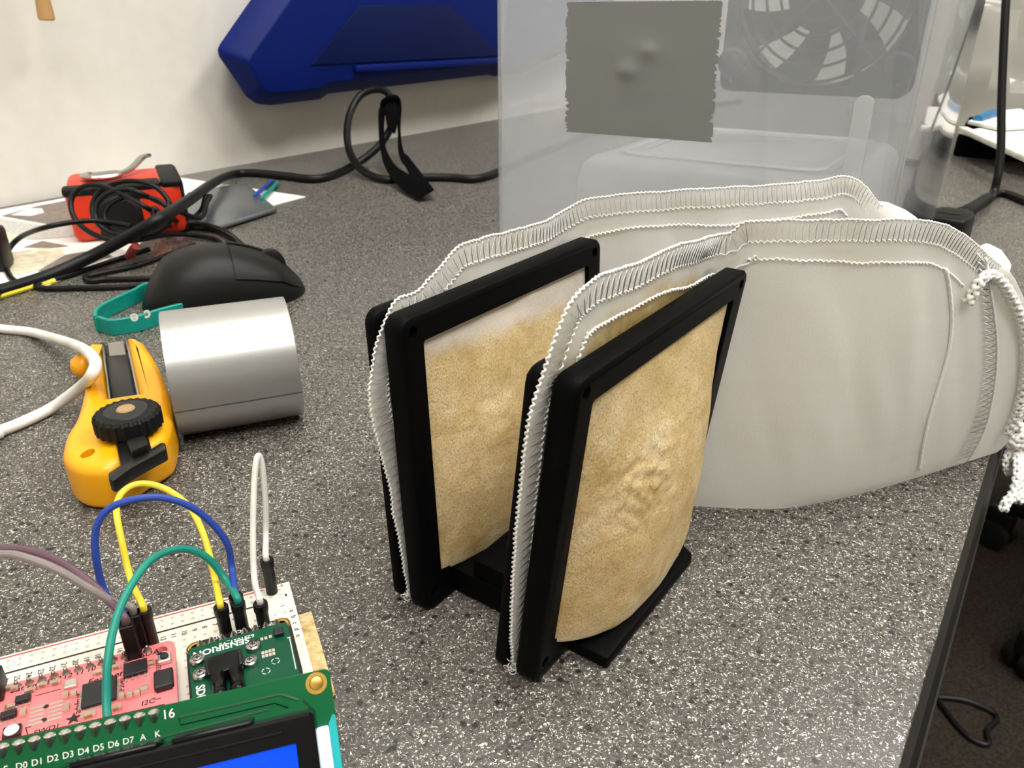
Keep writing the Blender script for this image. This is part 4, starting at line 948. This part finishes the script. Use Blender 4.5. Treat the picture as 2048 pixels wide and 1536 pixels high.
sc_ = P(147, 1437, zf); star = [sc_+(E1*math.sin(k*math.pi/5)+E2*math.cos(k*math.pi/5))*(1.5 if k % 2 == 0 else .62) for k in range(10)]; b = ink.add([sc_]+star, []); ink.f += [(b, b+1+k, b+1+(k+1) % 10) for k in range(10)]
for a, b_ in (((70, 1392), (121, 1378)), ((52, 1456), (58, 1480)), ((116, 1447), (114, 1462)), ((50, 1456), (62, 1453)), ((306, 1400), (322, 1396))): ink.tube([P(*a, zf), P(*b_, zf)], .09, 4)
obj('lettering', ink, M['ink'], t, smooth=False)

# ================================================================== sensor board
ZS = 15.5
su = buv(374, 1287, ZS); sr = buv(578, 1233, ZS); sv0 = (su[1]+sr[1])/2; sul, sur = su[0]+.3, sr[0]
t = thing('sensor_board', bm_((sul+sur)/2, sv0+8, ZB), 'green sensor board with four round screws stacked on a black board', 'circuit board')
out = rrect(sur, sv0, sul, sv0+18, 1.6, 5); hl = [circ(sur+1.9, sv0+1.9, 1.0, 16), circ(sul-1.9, sv0+1.9, 1.0, 16)]
obj('carrier_board', MB().plate(out, hl, ZS-1.3, ZS, bm_, .1), M['pcbblack'], t)
for x in (sur+1.9, sul-1.9):
    obj('gold_ring', MB().plate(circ(x, sv0+1.9, 1.55, 24), [circ(x, sv0+1.9, 1.0, 24)], ZS+.01, ZS+.09, bm_), M['brass'], t)
    obj('gold_ring', MB().plate(circ(x, sv0+1.9, 1.9, 24), [circ(x, sv0+1.9, 1.78, 24)], ZS+.01, ZS+.05, bm_), M['brass'], t)
for i in range(8): 
    c = bm_(sur+2.8+i*(sul-sur-5.6)/7, sv0+1.2, 0); obj('header_pin', MB().lathe([(.8, ZS), (.55, ZS+.3), (.32, ZS+.9), (.1, ZS+1.2)], c, UZ, 8), M['solder'], t); obj('header_block', MB().box(c+UZ*((ZS-1.3+ZB)/2), E1, E2, UZ, 1.9, 1.9, ZS-1.3-ZB), M['black'], t, smooth=False)
ZG = 18.0
g0 = buv(376, 1297, ZG); g1 = buv(574, 1243, ZG); gv = (g0[1]+g1[1])/2; gl, gr = g0[0], g1[0]
obj('spacer_block', MB().box(bm_((gl+gr)/2, gv+9, (ZS+ZG-1.1)/2), E1, E2, UZ, 10, 10, ZG-1.1-ZS), M['black'], t, smooth=False)
obj('sensor_pcb', MB().plate(rrect(gr, gv, gl, gv+17, .7, 3), [], ZG-1.1, ZG, bm_, .08), M['greentop'], t)
wh = MB(); zg = ZG+.04
text(wh, 'SENSIRION', P(442, 1288, zg)-E2*.3, -E1, -E2, 2.2, True, .02); text(wh, '6251021_V5', P(473, 1276, zg)-E2*.2, -E1, -E2, 1.35, True, .005)
text(wh, 'SDP', P(391, 1388, zg)+E1*.2, -E2, E1, 2.2, True, .02)
for s_, px, py in (('RDY', 430, 1273), ('SCL', 478, 1260), ('SDA', 510, 1250), ('VIN', 542, 1245)): text(wh, s_, P(px, py, ZS+.05), -E1, -E2, 1.3, True, .01)
for a, b_ in (((579, 1275), (592, 1338)), ((574, 1276), (581, 1274))): wh.tube([P(*a, zg), P(*b_, zg)], .1, 4)
for px, py in ((551, 1322), (532, 1342)):
    c = P(px, py, zg)
    for k in range(4):
        a = k*math.pi/2+.4; wh.tube([c+(E1*math.cos(a+q*.35)+E2*math.sin(a+q*.35))*.75 for q in range(4)], .08, 4)
obj('lettering', wh, M['white'], t, smooth=False)
for px, py in ((396, 1323), (402, 1352), (507, 1296), (501, 1327)):
    c = P(px, py, ZG); s_ = obj('round_screw', MB().lathe([(1.45, 0), (1.5, .5), (1.35, .9), (1.0, 1.05), (.95, .8), (.75, .8), (.7, 1.1), (.3, 1.2)], c, UZ, 24), M['metal'], t)
    obj('drive_slot', MB().box(c+UZ*1.2, E1, E2, UZ, .9, .2, .14).box(c+UZ*1.2, E1, E2, UZ, .2, .9, .14), M['pcbblack'], s_, smooth=False)
obj('sensor_case', bevel(pbox(450, 1333, ZG, 6.9, 4.4, 1.6), .3, 2), M['pcbblack'], t); obj('sensor_step', bevel(pbox(451, 1343, ZG, 5.6, 5.0, 2.6), .4, 2), M['bezel'], t)
for dx in (-1.55, 1.55):
    c = P(456, 1362, ZG+1.4)+E1*dx; obj('air_port', MB().lathe([(1.5, 0), (1.5, 1), (1.25, 1.4), (1.25, 5.2), (1.45, 5.5), (1.45, 6.2), (1.1, 6.7)], c+E2*2, unit(-E2+UZ*.15), 20), M['bezel'], t)
gullwing(t, 558, 1268, ZG, 1.9, 1.9, .9, 0, 'sensor_chip')
for px, py in ((524, 1280), (532, 1278), (541, 1275), (526, 1308), (533, 1306), (540, 1304), (547, 1302), (527, 1315), (534, 1313), (541, 1311), (548, 1309)): obj('resistor', pbox(px, py, ZG, .55, .8, .3), M['tin'], t, smooth=False)

# ================================================================== display module
ZL = 33.0
LT = P(655, 1337, ZL); l1 = unit(LT-P(0, 1484, ZL)); til = math.radians(48); h2 = V(l1[1], -l1[0], 0)
ldv = h2*math.cos(til)-UZ*math.sin(til); lnn = np.cross(l1, -ldv)
def lm(u, v, w_): return LT-l1*u+ldv*v+lnn*w_          # u leftwards, v down the face, w out of it
LW, LH = 66.5, 30.0
t = thing('display_module', lm(LW/2, LH, 0), 'green character display module with glowing blue screen and black bezel', 'display')
hs = [circ(2.1, 1.9, 1.1, 20), circ(LW-2.1, 1.9, 1.1, 20), circ(2.1, LH-1.9, 1.1, 20), circ(LW-2.1, LH-1.9, 1.1, 20)]
obj('circuit_board', MB().plate(rrect(-.3, 0, LW, LH, 1.0, 4), hs, -1.35, 0, lm, .08), M['green'], t)
for x, y in ((2.1, 1.9), (LW-2.1, 1.9), (2.1, LH-1.9), (LW-2.1, LH-1.9)):
    obj('brass_ring', MB().plate(circ(x, y, 1.75, 24), [circ(x, y, 1.15, 24)], .01, .1, lm), M['brass'], t); sl = 4.5 if y < 10 else (lm(x, y, 0)[2]-.9)/lnn[2]; obj('brass_standoff', MB().lathe([(1.12, -sl), (1.12, -.25), (.95, -.2)], lm(x, y, 0), lnn, 20), M['brass'], t)
kx, ky = 27.2, .95
for i in range(16):
    c = lm(kx+i*PI_, ky, 0); mb = MB()
    mb.grid(lambda a, r_: c+(-l1*math.cos(a)*(.85-.35*math.sin(a))+ldv*(math.sin(a)*(1.5 if math.sin(a) > 0 else .75)))*r_+lnn*(.06+1.0*(1-r_)**.8), np.linspace(0, 2*math.pi, 17), [1, .8, .55, .3, .05]); obj('solder_joint', mb, M['solder'], t)
    obj('header_pin', MB().box(c-lnn*4.4, l1, ldv, lnn, .5, .5, 8), M['tin'], t, smooth=False)
obj('header_strip', MB().box(lm(kx+7.5*PI_, ky, -2.4), l1, ldv, lnn, 16*PI_, 2, 2), M['black'], t, smooth=False)
wh = MB()
for i, s_ in enumerate(['K', 'A', 'D7', 'D6', 'D5', 'D4', 'D3', 'D2', 'D1', 'D0', 'E', 'RW', 'RS', 'VO', 'VDD', 'VSS']): text(wh, s_, lm(kx+i*PI_-.3, 4.45, .05), l1, -ldv, 1.32, True, .0)
text(wh, '16', lm(25.1, 2.1, .05), l1, -ldv, 2.0, True, .0); obj('lettering', wh, M['white'], t, smooth=False)
tr = MB()
for q in ([(23.5, 2.3), (8, 2.3), (5.2, 3.8)], [(23.5, 2.3), (23.5, 3.4), (9, 3.4), (7, 4.6)], [(40, 5), (18, 4.4), (10, 4.2)], [(4.5, 4), (3, 6), (3, 9)]): tr.tube([lm(a, b, .03) for a, b in q], .2, 4)
obj('copper_trace', tr, M['trace'], t, smooth=False)
bz = MB().plate(rrect(3.0, 5.5, LW-4, 26, .8, 3), [rrect(6, 9.6, LW-7.2, 22.6, .4, 2)], .2, 6.2, lm, .5); obj('bezel', bz, M['bezel'], t)
for a, b in ((12.3, 24), (26, 38)): obj('bezel_tab', bevel(MB().box(lm((a+b)/2, 5.15, 3), l1, ldv, lnn, b-a, .8, 5.8), .3, 2), M['bezel'], t)
obj('bezel_rib', MB().tube([lm(8, 7.6, 6.25), lm(LW-9, 7.6, 6.25)], .22, 6), M['bezel'], t)
obj('screen', MB().box(lm(LW/2-.3, 16.1, 5.2), l1, ldv, lnn, LW-13, 13.2, 1.2), M['screen'], t, smooth=False)
obj('backlight_block', bevel(MB().box(lm(2.0, 17.2, 1.6), l1, ldv, lnn, 1.9, 17, 3), .3, 2), M['backlight'], t)
obj('painted_glow_strip', MB().prism([(-.25, 7.5), (.2, 7.2), (1, 8.6), (1, LH-2), (-.25, LH-1)], .01, .1, lm), M['edge_glow'], t, smooth=False)  # thin emissive strip added for the glow beside the backlight, not a lamp
# ================================================================== jumper wires
def housing(par, top, h=10.5, round_=True, w_=2.7):
    if round_: mb = MB().lathe([(1.3, -h), (1.3, -2.4), (1.5, -2.0), (1.5, -.2), (1.35, 0), (.85, 0), (.85, -.6), (.1, -.6)], top, UZ, 14)
    else:
        mb = bevel(MB().box(top-UZ*h/2, E1, E2, UZ, w_, w_, h), .2, 1)
    obj('pin_housing', mb, M['black'], par)
def jumper(name, mt, label, ends, mid, r_=.72, rnd=(True, True), hh=(10.5, 10.5)):
    pts = []
    root = thing(name, V(ends[0][0], ends[0][1], ZB) if ends[0] is not None else V(ends[1][0], ends[1][1], ZB), label, 'jumper wire', 'jumper wires on the breadboard')
    for e, rd, h_ in zip(ends, rnd, hh):
        if e is not None: housing(root, e, h_, rd)
    if ends[0] is not None: pts += [ends[0]-UZ*.5, ends[0]+UZ*1.5]
    pts += [Q(*m_) for m_ in mid]
    if ends[1] is not None: pts += [ends[1]+UZ*1.5, ends[1]-UZ*.5]
    obj('insulated_wire', MB().tube(spline(pts, 9), r_, 10), mt, root); return root
zt = ZB+10.5
ty_ = P(441, 1212, zt); tg_ = P(475, 1204, zt); tbl = P(471, 1190, zt); tw1 = P(520, 1205, zt); tw2 = P(533, 1118, zt-.8)
zc = ZB+12.5; cy_ = P(287, 1219, zc); cg = P(266, 1226, zc); cb = P(246, 1233, zc); cpu = P(252, 1246, zc)-E2*.0
def tt(p): return p[1]*cp-(p[2]-H)*sp
jumper('jumper_wire', M['w_yellow'], 'yellow jumper wire arching highest in front of the utility knife', (cy_, ty_), [(262, 1160, 167), (243, 1080, 168), (233, 1015, 170), (250, 980, 172), (287, 967, 174), (335, 980, 176), (380, 1016, 176), (410, 1078, 174), (428, 1150, 171)], hh=(12.5, 10.5))
jumper('jumper_wire', M['w_blue'], 'dark blue jumper wire arching across the yellow one', (cb, tbl), [(210, 1185, 160), (193, 1120, 158), (192, 1060, 157), (215, 1020, 157), (262, 1000, 158), (320, 995, 160), (378, 1012, 163), (425, 1048, 166), (455, 1090, 168), (464, 1140, 169)], .74, hh=(12.5, 10.5))
jumper('jumper_wire', M['w_green'], 'teal green jumper wire dropping before the pink board', (None, tg_), [(216, 1450, 136), (213, 1400, 138), (216, 1320, 140), (232, 1240, 144), (262, 1172, 149), (305, 1118, 155), (362, 1098, 161), (412, 1114, 165), (450, 1158, 167)], .78)
jumper('jumper_wire', M['w_white'], 'white jumper wire in a tight hairpin at the breadboard end', (tw1, tw2), [(509, 1160, 172), (506, 1080, 174), (508, 980, 176), (512, 925, 177), (518, 912, 178), (525, 935, 179), (531, 1000, 181), (532, 1070, 182)], .7, hh=(10.5, 9.6))
jumper('jumper_wire', M['w_purple'], 'purple jumper wire running off past the picture edge', (None, cpu), [(-620, 1330, 158), (-350, 1180, 158), (-140, 1100, 158), (0, 1097, 158), (60, 1102, 158), (120, 1124, 157), (180, 1165, 156), (225, 1208, 156)], .8, hh=(1, 12.5), rnd=(True, False))
jumper('jumper_wire', M['w_grey'], 'grey jumper wire running beside the purple one', (None, cg), [(-620, 1370, 152), (-350, 1210, 152), (-140, 1122, 152), (0, 1108, 152), (60, 1118, 152), (120, 1142, 152), (180, 1178, 154), (235, 1208, 157)], .8, hh=(1, 12.5), rnd=(True, False))

# ================================================================== power cord and plug on the far right
pl0, pl1 = P(1893, 452, 9), P(1972, 398, 11); pax = unit(pl1-pl0); psd = unit(np.cross(UZ, pax)); pup = np.cross(pax, psd); PLN = np.linalg.norm(pl1-pl0)
t = thing('power_lead', pl0*V(1, 1, 0), 'black power cord with ribbed plug lying beyond the near mesh bag', 'cord')
mb = MB().prism([(0, -13), (22, -13), (30, -10), (34, -6), (34, 6), (30, 10), (22, 13), (0, 13)], -8, 8, lambda a, b, c_: pl0-pax*14+pax*a+psd*b+pup*c_); obj('plug_body', bevel(mb, 2, 3), M['black'], t)
obj('plug_inset', bevel(MB().box(pl0+pax*4+pup*8, pax, psd, pup, 10, 14, 1.2), .4, 1), M['mouse'], t)
for i in range(6): obj('relief_rib', MB().lathe([(4, 0), (6.4-i*.3, .8), (6.4-i*.3, 3.4), (4, 4.2)], pl0+pax*(20+i*5.2), pax, 18), M['rubber'], t)
obj('relief_core', MB().lathe([(5, 0), (3.6, PLN-15)], pl0+pax*19, pax, 14), M['rubber'], t)
pts = [pl0+pax*(PLN-2), Q(1985, 390, 590), Q(1996, 350, 590), Q(2002, 290, 588), Q(2003, 200, 585), Q(2007, 100, 580), Q(2012, 0, 575), Q(2020, -120, 570), Q(2060, -260, 560)]
obj('cord_run', MB().tube(spline(pts, 8), 2.9, 12), M['cord'], t)
pts = [P(1975, 400, 3), P(1992, 388, 3), P(2015, 388, 3), P(2052, 402, 3), P(2110, 425, 3)]
o = obj('black_lead', MB().tube(spline(pts, 8), 2.9, 12), M['cord'], loc=pts[2]*V(1, 1, 0)); tag(o, 'second black cord lying on the desk beside the ribbed plug', 'cord')
# paper heap and black folder behind
def folder_pt(px, py, z): return tuple(P(px, py, z)[:2])
fp = [folder_pt(*q, 0) for q in ((1905, 312), (2070, 328), (2130, 290), (1930, 268))]
mb = MB().prism(fp, .3, 20); o = obj('black_folder', bevel(mb, 2, 2), M['fabric_black'], loc=np.append(np.mean(np.array(fp), axis=0), 0)); tag(o, 'black case under white papers beyond the power cord', 'case')
def tilt_sheet(name, px, ts, mt, label, cat, th=1.2):
    pts = [Q(x, y, q) for (x, y), q in zip(px, ts)]; nn = unit(np.cross(pts[1]-pts[0], pts[2]-pts[0])); nn = nn if nn[2] > 0 else -nn; n = len(pts)
    mb = MB(); mb.add(pts+[p+nn*th for p in pts], [tuple(range(n-1, -1, -1)), tuple(range(n, 2*n))]+[(i, (i+1) % n, n+(i+1) % n, n+i) for i in range(n)])
    o = obj(name, mb, mt, loc=np.mean(pts, axis=0), smooth=False); return tag(o, label, cat)
def zt_(px, py, z): d = ray(px, py); return (z-H)/d[2]
def zsheet(name, px, zs, mt, label, cat, th=.8): return tilt_sheet(name, px, [zt_(x, y, z) for (x, y), z in zip(px, zs)], mt, label, cat, th)
zsheet('paper_sheet', [(1915, 266), (2090, 318), (2140, 290), (2010, 248)], [21, 21, 21, 21], M['paper'], 'white sheet sloping over the black case', 'paper')
zsheet('paper_sheet', [(1935, 248), (2000, 262), (2100, 255), (2040, 222), (1985, 228)], [23, 23, 23, 23, 23], M['paper'], 'crumpled white paper heaped behind the power cord', 'paper', 3)
p0, p1 = P(1925, 258, 24), P(2085, 330, 25); mb = bevel(MB().box((p0+p1)/2, unit(p1-p0), unit(np.cross(UZ, p1-p0)), UZ, np.linalg.norm(p1-p0), 9, 5), 1.2, 2); o = obj('white_rod', mb, M['white_cord'], loc=(p0+p1)/2); tag(o, 'thick white bar lying across the papers beyond the cord', 'bar')
p0, p1 = P(1955, 240, 27), P(1990, 226, 29); mb = MB().lathe([(5, 0), (5, np.linalg.norm(p1-p0)-6), (3, np.linalg.norm(p1-p0))], p0, p1-p0, 12)
mm = mat('blue_marker', (30, 110, 160), .4); o = obj('marker_pen', mb, mm, loc=p0); tag(o, 'bright blue marker showing above the white papers', 'marker')
# clear film bag standing at the back
ctr = P(2010, 262, 0)+V(0, 95, 0); mb = MB(); nu, nv_ = 40, 26
def fb(u, v):
    a = 2*math.pi*u; th_ = v*1.0; rr_ = (1-th_**3*.85); x, y, z = 150*rr_*math.cos(a), 70*rr_*math.sin(a), 250*th_
    k = 1+.25*abs(noise.noise(Vector((math.cos(a)*2, math.sin(a)*2, v*3))))-.35*abs(noise.noise(Vector((math.cos(a)*4.3, math.sin(a)*4, v*4+9))))
    return ctr+V(.82, -.57, 0)*x*k+V(.57, .82, 0)*y*k+UZ*(z*k+.6)
mb.grid(fb, np.linspace(0, 1, nu+1)[:-1], np.linspace(0, 1, nv_), wrap=True); o = obj('film_bag', mb, M['film'], loc=ctr, ang=24); tag(o, 'large crumpled clear plastic bag standing behind the power cord', 'plastic bag')

# ================================================================== wall hanger top left
hp_ = plane_hit(88, 12, DN(0, -612), N2); t = thing('wooden_pull', hp_, 'tan tapered wooden pull hanging in front of the pale wall', 'pull')
obj('pull_body', MB().lathe([(4.0, -9.2), (5.3, -8.4), (5.4, -6), (4.6, 8), (3.9, 26), (3.0, 34), (1, 36)], hp_, unit(V(.03, 0, 1)), 18), M['tan'], t)
obj('pull_string', MB().tube([hp_+UZ*35, hp_+UZ*110], .8, 6), M['white_cord'], t); hk = hp_+UZ*112
obj('wall_hook', MB().tube(spline([hk-N2*34, hk-N2*14, hk-N2*2, hk+N2*4+UZ*3, hk+N2*4+UZ*8], 6), 1.8, 8), M['metal'], t)

# ================================================================== floor: cord and chair
pts = [P(x, y, FLOOR+4) for x, y in ((1835, 1300), (1864, 1375), (1888, 1418), (1930, 1468), (1965, 1488), (1978, 1484), (1975, 1460), (1994, 1440), (1984, 1424), (1940, 1404), (1895, 1396), (1840, 1396), (1790, 1400))]
o = obj('floor_lead', MB().tube(spline(pts, 8), 3.6, 8), M['cord'], loc=pts[3]); tag(o, 'thin black cord looped on the dark carpet', 'cord')
S1 = P(1985, 1088, FLOOR); S2 = P(2045, 1340, FLOOR); md = (S1+S2)/2; pr = unit(np.cross(S2-S1, UZ)); pr = -pr if np.dot(pr, N2) < 0 else pr
hubc = md+pr*(np.linalg.norm(S2-S1)/2/math.tan(math.radians(36))); R0 = np.linalg.norm(S1-hubc)
t = thing('office_chair', hubc, 'black office chair castors standing on the dark carpet', 'chair'); a1 = math.atan2(*(S1-hubc)[[1, 0]]); a2 = math.atan2(*(S2-hubc)[[1, 0]]); da = math.radians(72)*(1 if math.sin(a2-a1) > 0 else -1)
for k in range(5):
    a = a1+da*k; d = V(math.cos(a), math.sin(a), 0); s_ = np.cross(UZ, d); c = hubc+d*R0
    mb = MB(); mb.box(hubc+d*R0*.5+UZ*95, d, s_, UZ, R0, 38, 28); obj('base_arm', bevel(mb, 8, 3), M['black'], t)
    for q in (-1, 1): obj('castor_wheel', MB().lathe([(20, -9), (26, -7), (26, 7), (20, 9)], c+s_*q*14+UZ*26, s_, 22), M['rubber'], t)
    obj('castor_hood', bevel(MB().box(c+UZ*55, d, s_, UZ, 46, 22, 42), 7, 3), M['black'], t)
obj('gas_column', MB().lathe([(30, 80), (30, 200), (15, 202), (15, 400)], hubc, UZ, 24), M['black'], t)
obj('seat', bevel(MB().box(hubc+UZ*430, D2, N2, UZ, 440, 440, 70), 30, 4), M['fabric_black'], t)
obj('backrest', bevel(MB().box(hubc+UZ*760+N2*230, D2, N2, UZ, 420, 60, 480), 25, 4), M['fabric_black'], t)
obj('back_stem', MB().box(hubc+UZ*480+N2*220, D2, N2, UZ, 60, 20, 220), M['black'], t)
